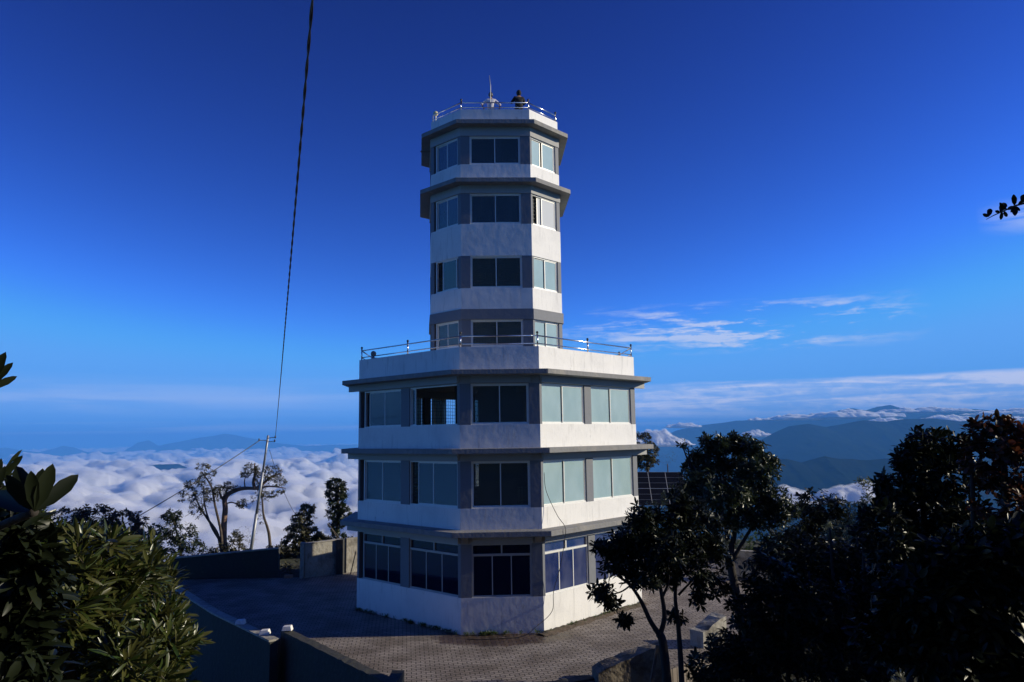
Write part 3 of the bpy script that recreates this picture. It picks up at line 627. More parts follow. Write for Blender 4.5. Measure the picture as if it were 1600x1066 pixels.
# ------------------------------------------------------------------ walls and small things on the ground
def wall_run(name, pts, h, th, mt, label, cat, z0=-.3, cap=None, jit=.0, group=None):
    """a wall along a polyline, top height may vary; rough top when jit > 0"""
    rs = random.Random(len(name)+int((h[0] if hasattr(h,"__len__") else h)*10)); P = []
    for i in range(len(pts)-1):
        a, b = Vector(pts[i]), Vector(pts[i+1]); n = max(1, int((b-a).length/.22))
        for k in range(n): P.append(a.lerp(b, k/n))
    P.append(Vector(pts[-1])); q = MB(); hs = h if hasattr(h, '__len__') else [h, h]
    m_ = len(P); vs = []
    for i, p_ in enumerate(P):
        t = (P[min(i+1, m_-1)]-P[max(i-1, 0)]).normalized(); n_ = Vector((-t.y, t.x)); hh = hs[0]+(hs[1]-hs[0])*i/(m_-1)
        for sgn in (1, -1):
            e = p_+n_*(sgn*th/2); vs += [(e.x+rs.uniform(-jit, jit)*.4, e.y+rs.uniform(-jit, jit)*.4, z0), (e.x+rs.uniform(-jit, jit)*.5, e.y+rs.uniform(-jit, jit)*.5, hh+rs.uniform(-jit, jit))]
    fs = []
    for i in range(m_-1):
        a = i*4; b = a+4; fs += [(a, b, b+1, a+1), (a+1, b+1, b+3, a+3), (a+3, b+3, b+2, a+2), (a+2, b+2, b, a)]
    fs += [(0, 1, 3, 2), ((m_-1)*4, (m_-1)*4+2, (m_-1)*4+3, (m_-1)*4+1)]
    q.add(vs, fs); root = empty(name, (P[0].x, P[0].y, 0), label, cat, group); q.build('wall_body', mt, root)
    if cap:
        c = MB(); vs = []; 
        for i, p_ in enumerate(P):
            t = (P[min(i+1, m_-1)]-P[max(i-1, 0)]).normalized(); n_ = Vector((-t.y, t.x)); hh = hs[0]+(hs[1]-hs[0])*i/(m_-1)
            for sgn in (1, -1):
                e = p_+n_*(sgn*(th/2+.04)); vs += [(e.x, e.y, hh+.004), (e.x, e.y, hh+cap)]
        c.add(vs, fs); c.build('coping', M['concrete'], root)
    return root
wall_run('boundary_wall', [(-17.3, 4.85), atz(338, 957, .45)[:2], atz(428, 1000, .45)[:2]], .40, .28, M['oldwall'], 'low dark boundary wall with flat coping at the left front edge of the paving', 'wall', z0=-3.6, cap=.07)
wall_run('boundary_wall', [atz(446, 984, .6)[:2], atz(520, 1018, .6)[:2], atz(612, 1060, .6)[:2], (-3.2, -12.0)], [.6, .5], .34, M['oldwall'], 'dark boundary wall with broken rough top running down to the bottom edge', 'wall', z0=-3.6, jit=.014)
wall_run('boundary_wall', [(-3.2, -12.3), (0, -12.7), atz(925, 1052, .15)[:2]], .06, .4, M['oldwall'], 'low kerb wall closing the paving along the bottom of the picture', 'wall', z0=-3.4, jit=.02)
e0 = atz(930, 1046, .35)[:2]; e1 = atz(1000, 1008, .95)[:2]; e2 = atz(1028, 1006, 1.0)[:2]
wall_run('wall_stump', [(float(e0[0]), float(e0[1])), (float(e1[0]), float(e1[1])), (float(e2[0])+.1, float(e2[1]))], [.35, 1.0], .7, M['brownwall'], 'rough sunlit concrete wall end beside the wooden trestle', 'wall', z0=-2.5, jit=.035)
r0 = atz(1088, 992, .4); r1 = atz(1125, 978, .5)
wall_run('wall_stump', [(float(r0[0]), float(r0[1])), (float(r1[0]), float(r1[1]))], [.5, .9], .6, M['concrete'], 'short pale broken wall seen between the dark trees on the right', 'wall', z0=-2, jit=.04)
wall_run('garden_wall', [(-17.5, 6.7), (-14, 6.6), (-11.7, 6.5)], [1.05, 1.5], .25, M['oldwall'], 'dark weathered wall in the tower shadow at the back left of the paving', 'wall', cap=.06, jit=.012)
lw = wall_run('garden_wall', [(-10.30, 6.2), (-8.62, 7.33)], [1.75, 1.80], .22, M['concrete'], 'sunlit stained concrete wall panel beside the tower left corner', 'wall', cap=.05, jit=.006)
MB().box(-10.48, -10.28, 6.0, 6.3, -.2, 1.85).build('end_post', M['concrete'], lw, bevel=.01)
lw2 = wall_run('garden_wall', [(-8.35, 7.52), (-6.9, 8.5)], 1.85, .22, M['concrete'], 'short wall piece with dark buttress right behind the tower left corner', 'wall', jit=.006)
MB().box(-8.75, -8.40, 6.95, 7.55, -.2, 1.84).build('infill', M['oldwall'], lw2)  # dark upright box at the gap between the two wall panels
wl = atz(1128, 902, 0); wr = atz(1196, 906, 0)
wall_run('garden_wall', [(float(wl[0]), float(wl[1])), (float(wr[0]), float(wr[1]))], [1.35, 1.3], .25, M['concrete'], 'whitish garden wall at the far right of the paving behind tree trunks', 'wall', cap=.06, jit=.01)
# stub blocks on the left front wall
for (px, py, z, lab) in ((376, 975, .47, 'small pale block on the left coping, farther from the wall gap'), (414, 991, .47, 'small pale block at the gap end of the left coping'), (449, 985, .62, 'small pale block on the rough wall just right of the gap')):
    c = atz(px, py, z); q = MB(); s_ = .14
    q.hexa([(c[0]-s_*1.3, c[1]-s_, z), (c[0]+s_*1.3, c[1]-s_, z), (c[0]+s_*1.3, c[1]+s_, z), (c[0]-s_*1.3, c[1]+s_, z), (c[0]-s_, c[1]-s_*.8, z+.15), (c[0]+s_, c[1]-s_*.8, z+.17), (c[0]+s_, c[1]+s_*.8, z+.17), (c[0]-s_, c[1]+s_*.8, z+.15)])
    o = q.build('stone_block', M['plaster'], bevel=.02); tag(o, lab, 'block', 'pale blocks on the boundary walls')
c = atz(451, 903, 0); o = MB().box(c[0]-.22, c[0]+.22, c[1]-.1, c[1]+.1, 0, .16).build('brick', M['brick'], bevel=.01); tag(o, 'single reddish brick lying by the sunlit wall end', 'brick')
# earth strip along the tower foot
q = MB(); rs = random.Random(4); F = FB[1]; n = 34; vs = []; fs = []
for i in range(n+1):
    u = -.35+i*(LB+.3)/n; w = .36+rs.uniform(-.07, .07)+(.1 if i < 5 else 0); vs += [F.p(u, -.01, .015), F.p(u, .02, .05+rs.uniform(0, .05)), F.p(u, w*.5, .05+rs.uniform(-.02, .03)), F.p(u, w, .004)]
for i in range(n):
    for k in range(3): a = i*4+k; fs.append((a, a+1, a+5, a+4))
q.add(vs, fs); o = q.build('earth_strip', M['soil'], smooth=True); tag(o, kind='stuff')
rsn = np.random.RandomState(9); T = []
for fi, n_, u0, u1 in ((7, 60, .2, LB-.1), (0, 36, .1, 3.0), (1, 26, 0, LB)):
    for i in range(n_):
        c_ = rsn.uniform(u0, u1)
        for k in range(rsn.randint(1, 4)): T.append(FB[fi].p(c_+rsn.normal()*.08, .05+abs(rsn.normal())*.07, .03+rsn.uniform(0, .05)))
T = np.array(T); Lf = []
def weeds():
    V, t3, q4 = whorls(T, np.tile([0, 0, 1.], (len(T), 1))+rsn.normal(size=(len(T), 3))*.2, rsn, 7, .12, .022, (10, 70), .2)
    tag(npmesh('weeds', V, [t3, q4], M['leaf_green']), kind='stuff')
# loose cable down the right face
pts = [F.p(.20, -.02, 5.9), F.p(.22, .05, 5.2), F.p(.42, .40, 4.3), F.p(.45, .74, 3.9), F.p(.45, .74, 3.5), F.p(.42, .5, 2.4), F.p(.3, .25, 1.5), F.p(.12, .3, .8), (1.2, -6.75, .35), (.7, -6.85, .06), (-.4, -6.95, .02), (-1.3, -6.9, .02)]
def smooth_path(pts, k=6):
    P = [Vector(p) for p in pts]; out = []
    for i in range(len(P)-1):
        a, b, c, d = P[max(i-1, 0)], P[i], P[i+1], P[min(i+2, len(P)-1)]
        for j in range(k):
            t = j/k; out.append(.5*((2*b)+(c-a)*t+(2*a-5*b+4*c-d)*t*t+(-a+3*b-3*c+d)*t**3))
    out.append(P[-1]); return out
o = MB().tube(smooth_path(pts), .012, 6).build('hanging_cable', M['cable'], smooth=True); tag(o, 'thin black cable hanging down the sunlit right face to the ground', 'cable')
# trestle (A frame) at the bottom right
tp = at(1028, 1009, -13.2)
tr = empty('trestle', (tp[0], tp[1], tp[2]-2.2), 'wooden A-shaped trestle standing in front of the rough wall end', 'trestle')
for sx, y2 in ((-.42, -.25), (.40, .1)):
    a = Vector(tp)+Vector((.02*(1 if sx > 0 else -1), 0, 0)); b_ = a+Vector((sx*1.25, y2, -2.2)); d = (b_-a).normalized()
    MB().tube([a-d*.02, b_], .055, 4).build('leg', M['wood'], tr)
MB().tube([Vector(tp)+Vector((-.27, -.1, -1.15)), Vector(tp)+Vector((.27, 0, -1.15))], .035, 4).build('crossbar', M['wood'], tr)
# rods leaning by the back wall
for (a, b_, Y, lab) in (((516, 822), (533, 852), 9.2, 'thin pole leaning over the sunlit wall, steeper one'), ((512, 818), (538, 850), 9.4, 'thin pole leaning over the sunlit wall, flatter one'), ((556, 862), (547, 900), 6.9, 'dark rod leaning on the tower left corner')):
    o = MB().tube([at(*a, Y), at(*b_, Y)], .03, 6).build('leaning_pole', M['rust'] if Y < 8 else M['wood']); tag(o, lab, 'pole')
# utility pole with wires
PB, PT = at(391, 868, 11), at(419, 682, 10)
up = empty('utility_pole', PB, 'leaning galvanised steel power pole behind the dark back wall', 'pole')
D = Vector(PT)-Vector(PB)
MB().tube([Vector(PB)-D*.08, Vector(PB)+D*.35], .095, 12).build('pole_shaft', M['galv'], up, smooth=True)
MB().tube([Vector(PB)+D*.345, Vector(PB)+D*.7], .078, 12).build('pole_shaft', M['galv'], up, smooth=True)
MB().tube([Vector(PB)+D*.695, Vector(PT)+Vector((0, 0, .05))], .062, 12).build('pole_shaft', M['galv'], up, smooth=True)
for i, (dx, dz) in enumerate(((-.5, -.25), (.45, -.1), (.42, -.32))):
    q = MB(); b0 = Vector(PT)+Vector((0, 0, dz)); e = b0+Vector((dx, -.1, .04)); q.tube([b0, e], .022, 6); br = q.build('bracket', M['galv'], up)
    MB().lathe((e.x, e.y, e.z-.06), [(.02, 0), (.05, .02), (.03, .05), (.055, .08), (.03, .11), (.045, .14), (.015, .16)], 10).build('insulator', M['black'], br, smooth=True)
def sag(a, b, s, n=40):
    a, b = Vector(a), Vector(b); return [a.lerp(b, i/n)-Vector((0, 0, s*4*(i/n)*(1-i/n))) for i in range(n+1)]
E0 = Vector(at(487, 0, -29.6)); Pt = Vector(PT)+Vector((.45, -.1, 0)); dirn = E0-Pt; E1 = E0+dirn.normalized()*5.5
main = sag(Pt, E1, .25, 420); q = MB()
for ph in (0, math.pi):
    strand = []
    for i, p_ in enumerate(main): a = ph+i*.9; strand.append(p_+Vector((math.cos(a)*.008, 0, 0))+Vector((0, math.sin(a)*.004, math.sin(a)*.008)))
    q.tube(strand, .0085, 5)
o = q.build('overhead_cable', M['cable'], smooth=True); tag(o, 'thick twisted black cable crossing the sky from top left to the power pole', 'cable')
wl_ = Vector(PT)+Vector((-.45, -.1, -.22))
o = MB().tube(sag(wl_, Vector(wl_)+(Vector(at(205, 806, 4))-Vector(wl_))*1.6, .25), .022, 6).build('power_line', M['cable']); tag(o, 'thin wire slanting down left from the power pole above the trees', 'wire')
o = MB().tube(sag(Vector(PT)+Vector((.1, 0, -.8)), at(468, 812, 16), .5), .013, 5).build('guy_wire', M['cable']); tag(o, 'hair-thin stay wire sagging right from the power pole', 'wire')
# solar panels behind the tower on the right
c0 = at(992, 790, 13); c1 = at(1075, 790, 13); sp_ = empty('solar_panel', c0, 'dark framed panel array behind the tower at the right', 'solar panel')
wv = Vector(c1)-Vector(c0); hv = Vector((0, 1.1, 2.05)); k = 0
for i in range(3):
    for j in range(2):
        a = Vector(c0)+wv*(i/3)+hv*(j/2); u = wv/3*.985; v = hv/2*.985; n_ = u.cross(v).normalized()
        q = MB(); q.hexa([a, a+u, a+u+v, a+v, a-n_*-.03, a+u+n_*.03, a+u+v+n_*.03, a+v+n_*.03]); pn = q.build('panel', M['panel'], sp_)
        f = MB()
        for (s_, e_) in ((a, a+u), (a+u, a+u+v), (a+u+v, a+v), (a+v, a)): f.tube([s_+n_*.03, e_+n_*.03], .012, 4)
        for k2 in (1, 2): f.tube([a+v*k2/3+n_*.03, a+u+v*k2/3+n_*.03], .008, 4)
        f.build('panel_frame', M['alu'], pn)
for i in (0, .5, 1):
    a = Vector(c0)+wv*i+hv*.9; MB().tube([a, Vector((a.x, a.y+.3, -.5))], .04, 6).build('leg', M['galv'], sp_)

# ------------------------------------------------------------------ plants
def frames(D, rs):
    D = D/np.linalg.norm(D, axis=1, keepdims=True); r = rs.normal(size=D.shape); U = np.cross(D, r); U /= np.linalg.norm(U, axis=1, keepdims=True); return D, U, np.cross(D, U)
def leaves_mesh(P, D, Nrm, Ln, Wd, curl):
    """P base, D direction, Nrm blade normal (all n,3)"""
    n = len(P); S = np.cross(D, Nrm)
    st = [(.0, .10), (.32, .85), (.68, 1.0), (.90, .55)]
    vs = []
    def pt(t, lat): 
        dz = -curl*(t**2)*Ln
        return P+D*(t*Ln)[:, None]+S*(lat*Wd)[:, None]+Nrm*(dz+np.abs(lat)*Wd*.30)[:, None]
    for t, w in st[1:]:
        for l in (-.5*w, 0, .5*w): vs.append(pt(np.full(n, t), np.full(n, l)))
    vs.append(pt(np.zeros(n), np.zeros(n))); vs.append(pt(np.ones(n), np.zeros(n)))
    V = np.stack(vs, 1).reshape(-1, 3); o = np.arange(n)[:, None]*11
    tri = np.concatenate([o+np.array([[9, 0, 1]]), o+np.array([[9, 1, 2]]), o+np.array([[6, 10, 7]]), o+np.array([[7, 10, 8]])])
    quad = np.concatenate([o+np.array([q]) for q in ([0, 3, 4, 1], [1, 4, 5, 2], [3, 6, 7, 4], [4, 7, 8, 5])])
    return V, tri, quad
def whorls(T, Ax, rs, per, L, W, spread=(45, 95), droop=.25):
    """per leaves round each tip T with axis Ax"""
    n = len(T); D, U, Wv = frames(Ax, rs); P = np.repeat(T, per, 0); k = n*per
    D = np.repeat(D, per, 0); U = np.repeat(U, per, 0); Wv = np.repeat(Wv, per, 0)
    a = np.tile(np.arange(per)*2.399, n)+np.repeat(rs.uniform(0, 6.28, n), per)+rs.uniform(-.3, .3, k)
    th = np.radians(rs.uniform(*spread, k)); rad = U*np.cos(a)[:, None]+Wv*np.sin(a)[:, None]
    d = D*np.cos(th)[:, None]+rad*np.sin(th)[:, None]; d[:, 2] -= droop*rs.uniform(0, 1, k); d /= np.linalg.norm(d, axis=1, keepdims=True)
    nm = D-d*np.sum(D*d, 1)[:, None]; nm += rs.normal(size=nm.shape)*.25; nm -= d*np.sum(nm*d, 1)[:, None]; nm /= np.linalg.norm(nm, axis=1, keepdims=True)+1e-9
    P = P+d*(.06*L)-D*(rs.uniform(0, .5, k)*L)[:, None]
    Ln = L*rs.uniform(.65, 1.15, k); return leaves_mesh(P, d, nm, Ln, W*rs.uniform(.8, 1.2, k)*Ln/L, rs.uniform(.0, .35, k))
def skeleton(trunks, tips, r0, rs, wig=.12, steps=3):
    """tubes from trunk polylines to every tip, each tip joined to the nearest node already placed (biased towards the base)"""
    nodes = []; segs = MB(); rad = []
    for path, ra, rb in trunks:
        sp2 = smooth_path(path, 5); rr = [ra+(rb-ra)*i/(len(sp2)-1) for i in range(len(sp2))]
        segs.tube(sp2, rr, 8); nodes += [np.array(p) for p in sp2]; rad += rr
    base = nodes[0]; NN = np.zeros((len(nodes)+len(tips)*steps+5, 3)); NR = np.zeros(len(NN)); cnt = len(nodes); NN[:cnt] = nodes; NR[:cnt] = rad
    NC = np.zeros(len(NN)); NC[:cnt] = [np.linalg.norm(p-base) for p in nodes]
    tr = NN[:cnt].copy(); dm = np.array([np.min(np.linalg.norm(tr-t, axis=1)) for t in tips]); order = np.argsort(dm); axes = np.zeros_like(tips)
    for j in order:
        t = tips[j]; d = np.linalg.norm(NN[:cnt]-t, axis=1); dz = np.maximum(0, NN[:cnt, 2]-t[2])
        i = int(np.argmin(d+.9*dz+.12*NC[:cnt])); a = NN[i]; L = d[i]; r1 = max(.004, min(NR[i]*.7, r0*.25*(.3+L)))
        pts = [a]; 
        for k in range(1, steps+1):
            f = k/steps; p = a+(t-a)*f+rs.normal(size=3)*wig*L*(1-f)*.5; p[2] -= .10*L*math.sin(f*math.pi); pts.append(p)
        pts[-1] = t; rr = [r1*(1-.72*k/steps) for k in range(steps+1)]
        segs.tube(pts, rr, 5 if L > .8 else 4, caps=False)
        for k in range(1, steps+1):
            NN[cnt] = pts[k]; NR[cnt] = rr[k]; NC[cnt] = NC[i]+L*k/steps; cnt += 1
        ax = pts[-1]-pts[-2]; axes[j] = ax/(np.linalg.norm(ax)+1e-9)
    return segs, axes
def blob_points(blobs, rs, shell=.45):
    out = []
    for px, py, rx, ry, Y, n in blobs:
        c = at(px, py, Y); k = scl(Y); v = rs.normal(size=(n, 3)); v /= np.linalg.norm(v, axis=1, keepdims=True); v *= (shell+(1-shell)*rs.uniform(0, 1, n)**.5)[:, None]
        out.append(c+v*np.array([rx*k, (rx+ry)*.5*k, ry*k]))
    return np.concatenate(out)
def plant(name, label, cat, trunks_px, blobs, leaf, L, W, per, seed, bark='bark', r0=.12, group=None, spread=(45, 95), droop=.25, shell=.45, upb=.5, wig=.12, trunk_abs=None):
    """trunks_px: list of ([(px, py, Y), ...], r_base, r_top); blobs: foliage masses (px, py, rx, ry, Y, tips)"""
    rs = np.random.RandomState(seed)
    tr = [([at(*q) for q in path], a, b) for path, a, b in trunks_px]
    tips = blob_points(blobs, rs, shell); segs, axes = skeleton(tr, tips, r0, rs, wig)
    root = empty(name, tr[0][0][0], label, cat, group)
    segs.build('trunk' if cat == 'tree' else 'stem', M[bark], root, smooth=True)
    ax = axes+np.array([0, 0, upb])+rs.normal(size=axes.shape)*.3
    V, t3, q4 = whorls(tips, ax, rs, per, L, W, spread, droop)
    npmesh('crown' if cat == 'tree' else 'foliage', V, [t3, q4], M[leaf], root)
    return root

weeds()
# foreground bush, left
def bushblobs(seed, box, Y, n, r, tips, ydep=.9):
    rs = random.Random(seed); out = []
    for i in range(n):
        x = rs.uniform(box[0], box[1]); f = (x-box[0])/(box[1]-box[0]); y = rs.uniform(box[2](f), box[3]); out.append((x, y, r*rs.uniform(.7, 1.2), r*rs.uniform(.7, 1.1), Y+rs.uniform(-ydep, ydep), tips))
    return out
def lerpf(pts):
    return lambda f: float(np.interp(f, [p[0] for p in pts], [p[1] for p in pts]))
plant('leafy_bush', 'large bush of long narrow leaves filling the lower left foreground', 'bush',
      [([(120, 1180, -30.2), (110, 1050, -30.3), (100, 950, -30.2)], .05, .02), ([(160, 1180, -29.8), (200, 1050, -29.8), (230, 960, -29.6)], .04, .015), ([(60, 1180, -30.2), (40, 1000, -30.3), (50, 880, -30.2)], .04, .015)],
      bushblobs(3, (-30, 262, lerpf([(0, 800), (.25, 800), (.5, 855), (.75, 880), (.88, 880), (1, 930)]), 1100), -30.2, 56, 36, 19) +
      [(60, 835, 30, 30, -30.3, 14), (100, 850, 30, 26, -30.1, 12), (150, 868, 32, 26, -30, 12), (222, 872, 22, 28, -29.8, 12), (250, 905, 18, 24, -29.7, 10), (262, 960, 12, 24, -29.7, 7), (262, 1040, 12, 24, -29.7, 7), (20, 820, 28, 34, -30.4, 12)],
      'leaf_long', .145, .022, 14, 11, r0=.05, spread=(15, 80), droop=.12, upb=.7)
# very near silhouetted sprays at the left edge
def spray(name, label, base, tips, Y, L_w, stem_to, seed, mat_='leaf_shade'):
    B = Vector(at(*base, Y)); root = empty(name, at(*stem_to, Y+.2), label, 'branch')
    MB().tube(smooth_path([at(*stem_to, Y+.2), (Vector(at(*stem_to, Y+.2))+B)*.5+Vector((.01, 0, .01)), B], 5), [.009+.000*i for i in range(11)], 7).build('twig', M['shadebark'], root, smooth=True)
    rs = np.random.RandomState(seed); P = []; Dd = []; Nn = []; Ls = []
    for (tx, ty, dy) in tips:
        T = Vector(at(tx, ty, Y+dy)); d = T-B; P.append(B); Ls.append(d.length); d.normalize(); Dd.append(d)
        v = Vector(CAM)-B; nn = (v-d*v.dot(d)).normalized(); nn = (nn+d.cross(nn)*rs.uniform(-.35, .35)).normalized(); Nn.append(nn)
    Ls = np.array(Ls); V, t3, q4 = leaves_mesh(np.array(P), np.array(Dd), np.array(Nn), Ls, Ls*L_w, np.full(len(Ls), .04))
    npmesh('leaves', V, [t3, q4], M[mat_], root, smooth=True)
spray('leaf_spray', 'big dark leaves in silhouette just above the left bush', (54, 800), [(123, 741, .05), (83, 725, 0), (66, 731, .03), (48, 736, -.02), (24, 727, .03), (8, 742, 0), (30, 760, .05), (-12, 770, .04)], -33.7, .30, (-70, 860), 1)
spray('leaf_spray', 'dark pointed leaves entering at the left edge of the sky', (-26, 612), [(9, 550, 0), (20, 566, .02), (27, 588, .03), (-10, 545, .03)], -33.6, .24, (-120, 900), 2)
spray('leaf_spray', 'small dark leaf tips at the left edge beside the larger sprays', (-20, 790), [(8, 728, 0), (12, 760, .02), (2, 715, .04), (15, 790, .02)], -33.4, .2, (-90, 1000), 3)
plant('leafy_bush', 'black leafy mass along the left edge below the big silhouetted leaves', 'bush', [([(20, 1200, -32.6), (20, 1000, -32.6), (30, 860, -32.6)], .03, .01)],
      [(20, 850, 36, 40, -32.6, 26), (-10, 820, 40, 40, -32.6, 20), (30, 930, 44, 50, -32.6, 30), (0, 1000, 50, 50, -32.6, 30), (20, 1070, 60, 50, -32.6, 30), (60, 880, 20, 40, -32.6, 14), (-20, 760, 24, 24, -32.6, 8)], 'leaf_shade', .11, .03, 12, 12, bark='shadebark', r0=.03)
# twig at the right edge
Yb = -31.6
br = empty('hanging_twig', at(1700, 270, Yb), 'thin leafy twig reaching in from the right edge of the sky', 'branch')
path = [(1700, 270), (1640, 302), (1600, 318), (1585, 322), (1568, 330), (1552, 337), (1541, 343)]
MB().tube([at(*p, Yb) for p in path], [.008, .007, .005, .0045, .0035, .0025, .0015], 6).build('twig', M['bark'], br, smooth=True)
q0 = Vector(at(1700, 270, Yb)); MB().tube(smooth_path([(q0.x+2.1, q0.y-.5, float(gz(q0.x+2.1, q0.y-.5))-.2), (q0.x+2.0, q0.y-.45, q0.z-2.0), (q0.x+1.5, q0.y-.3, q0.z-.4), (q0.x+.7, q0.y-.1, q0.z-.02), q0], 5), [.035-.0013*i for i in range(21)], 7).build('limb', M['shadebark'], br, smooth=True)
rs = np.random.RandomState(5); P = []; Dd = []; Nn = []; Ls = []
for (x0, y0, x1, y1) in ((1545, 339, 1537, 335), (1545, 339, 1547, 327), (1562, 332, 1556, 330), (1562, 332, 1570, 318), (1570, 328, 1563, 318), (1566, 330, 1564, 342), (1568, 329, 1573, 338), (1574, 327, 1563, 323), (1585, 322, 1584, 306), (1585, 322, 1586, 308), (1586, 322, 1586, 335), (1586, 322, 1580, 331), (1587, 322, 1593, 329), (1590, 320, 1600, 312), (1598, 318, 1599, 305), (1600, 318, 1608, 300), (1584, 322, 1575, 327), (1610, 312, 1618, 330), (1612, 312, 1604, 296)):
    a, b = Vector(at(x0, y0, Yb)), Vector(at(x1, y1, Yb+rs.uniform(-.03, .03))); d = b-a; P.append(a); Ls.append(d.length*1.15); d.normalize(); Dd.append(d); v = Vector(CAM)-a; Nn.append((v-d*v.dot(d)).normalized())
Ls = np.array(Ls); V, t3, q4 = leaves_mesh(np.array(P), np.array(Dd), np.array(Nn), Ls, Ls*.38, np.full(len(Ls), .05)); npmesh('leaves', V, [t3, q4], M['leaf_shade'], br)

# trees behind on the left
LG = 'trees behind the left boundary wall'
plant('dense_tree', 'broad round-topped tree with reddish tinges behind the left bush', 'tree', [([(150, 930, 1), (152, 870, 1), (150, 830, 1)], .16, .06)],
      [(110, 815, 32, 20, 1, 90), (150, 808, 36, 18, 1.5, 90), (195, 818, 30, 20, 1, 80), (150, 840, 75, 26, 1, 130), (225, 835, 20, 16, 1, 40), (85, 832, 20, 16, 1, 40)], 'leaf_rusty', .20, .08, 9, 21, group=LG)
plant('slender_tree', 'dark open-crowned tree left of the twisted tree', 'tree', [([(285, 890, 10), (280, 850, 10), (270, 810, 10)], .10, .04)],
      [(268, 808, 15, 12, 10, 50), (250, 830, 18, 12, 10, 45), (285, 832, 26, 14, 10, 60), (270, 850, 36, 14, 10, 70), (300, 852, 22, 10, 10.3, 30), (262, 868, 30, 10, 10, 40)], 'leaf_dark', .20, .08, 9, 22, group=LG)
# the twisted tree: trunk that bends over to the right, and thinner stems to the left
Yg = 13.
plant('twisted_tree', 'twisted bare-limbed tree whose trunk arches over to the right', 'tree',
      [([(355, 872, Yg), (350, 850, Yg), (350, 820, Yg), (352, 795, Yg), (351, 782, Yg), (357, 772, Yg), (372, 765, Yg), (388, 763, Yg), (400, 764, Yg)], .22, .09),
       ([(398, 764, Yg), (396, 752, Yg), (399, 738, Yg), (397, 724, Yg)], .13, .03), ([(400, 764, Yg), (412, 755, Yg), (424, 745, Yg), (440, 740, Yg)], .12, .03),
       ([(402, 764, Yg), (420, 760, Yg), (446, 763, Yg)], .09, .02), ([(383, 763, Yg), (382, 752, Yg), (384, 744, Yg)], .05, .02),
       ([(352, 788, Yg), (362, 785, Yg), (372, 789, Yg), (378, 792, Yg)], .05, .02), ([(351, 784, Yg), (345, 775, Yg), (343, 765, Yg)], .10, .03), ([(352, 784, Yg), (353, 772, Yg), (356, 762, Yg)], .06, .02)],
      [(392, 733, 12, 10, Yg, 102), (404, 737, 8, 8, Yg, 54), (425, 738, 16, 12, Yg, 132), (436, 752, 12, 8, Yg, 60), (410, 750, 14, 8, Yg, 72), (384, 741, 9, 5, Yg, 54), (345, 768, 12, 10, Yg, 102), (356, 758, 8, 7, Yg, 60), (378, 786, 9, 8, Yg, 66), (420, 772, 18, 5, Yg, 48), (440, 768, 8, 3, Yg, 18), (366, 762, 10, 4, Yg, 30)],
      'leaf_far', .11, .05, 5, 23, bark='redbark', r0=.10, group=LG, wig=.3)
plant('leaning_tree', 'thin several-stemmed leafy tree leaning left against the twisted tree', 'tree',
      [([(348, 872, 12.6), (340, 835, 12.6), (325, 812, 12.6), (312, 792, 12.6), (303, 772, 12.6)], .11, .03), ([(347, 862, 12.6), (345, 830, 12.6), (336, 790, 12.6), (330, 760, 12.6), (315, 738, 12.6)], .10, .04), ([(344, 845, 12.6), (330, 822, 12.6), (320, 790, 12.6), (318, 760, 12.6)], .08, .03)],
      [(318, 729, 12, 6, 12.6, 26), (330, 738, 10, 5, 12.6, 14), (300, 756, 12, 9, 12.6, 34), (320, 752, 12, 14, 12.6, 40), (295, 775, 14, 14, 12.6, 40), (312, 780, 16, 16, 12.6, 44), (332, 772, 12, 14, 12.6, 34), (305, 800, 14, 12, 12.6, 24), (340, 765, 8, 8, 12.6, 14)],
      'leaf_far', .15, .06, 7, 24, group=LG, wig=.25)
plant('thin_tree', 'thin crooked tree standing alone right of the power pole', 'tree', [([(423, 870, 14), (421, 840, 14), (418, 825, 14), (412, 806, 14), (410, 785, 14), (408, 765, 14)], .11, .04)],
      [(408, 768, 10, 8, 14, 24), (400, 780, 12, 8, 14, 20), (418, 775, 10, 8, 14, 18), (408, 812, 6, 8, 14, 14), (422, 858, 7, 5, 14, 8), (404, 800, 6, 6, 14, 8)], 'leaf_far', .11, .05, 5, 25, group=LG, wig=.3)
plant('twiggy_shrub', 'nearly bare twiggy shrub between the twisted tree and the power pole', 'shrub', [([(372, 880, 12), (373, 860, 12), (375, 845, 12)], .05, .03)],
      [(384, 832, 18, 10, 12, 60), (375, 845, 22, 12, 12, 50), (392, 840, 10, 10, 12, 20)], 'leaf_far', .07, .03, 2, 26, r0=.05, wig=.35, group='shrubs behind the left boundary wall')
plant('dark_shrub', 'dark low shrub at the foot of the twisted tree', 'shrub', [([(340, 890, 11.5), (340, 875, 11.5), (340, 868, 11.5)], .05, .03)],
      [(320, 868, 20, 10, 11.5, 50), (345, 862, 18, 12, 11.5, 50), (368, 842, 12, 16, 11.6, 40), (378, 862, 16, 10, 11.5, 40), (360, 870, 24, 8, 11.5, 40)], 'leaf_far', .18, .08, 8, 27, group='shrubs behind the left boundary wall')
plant('conical_tree', 'dense cone-shaped green tree behind the wall right of the power pole', 'tree', [([(468, 885, 13), (470, 850, 13), (474, 815, 13)], .12, .05)],
      [(481, 796, 11, 9, 13, 50), (474, 812, 19, 11, 13, 80), (470, 830, 26, 12, 13, 110), (462, 846, 24, 12, 13, 100), (488, 840, 14, 16, 13, 60)], 'leaf_far', .19, .085, 9, 28, group=LG)
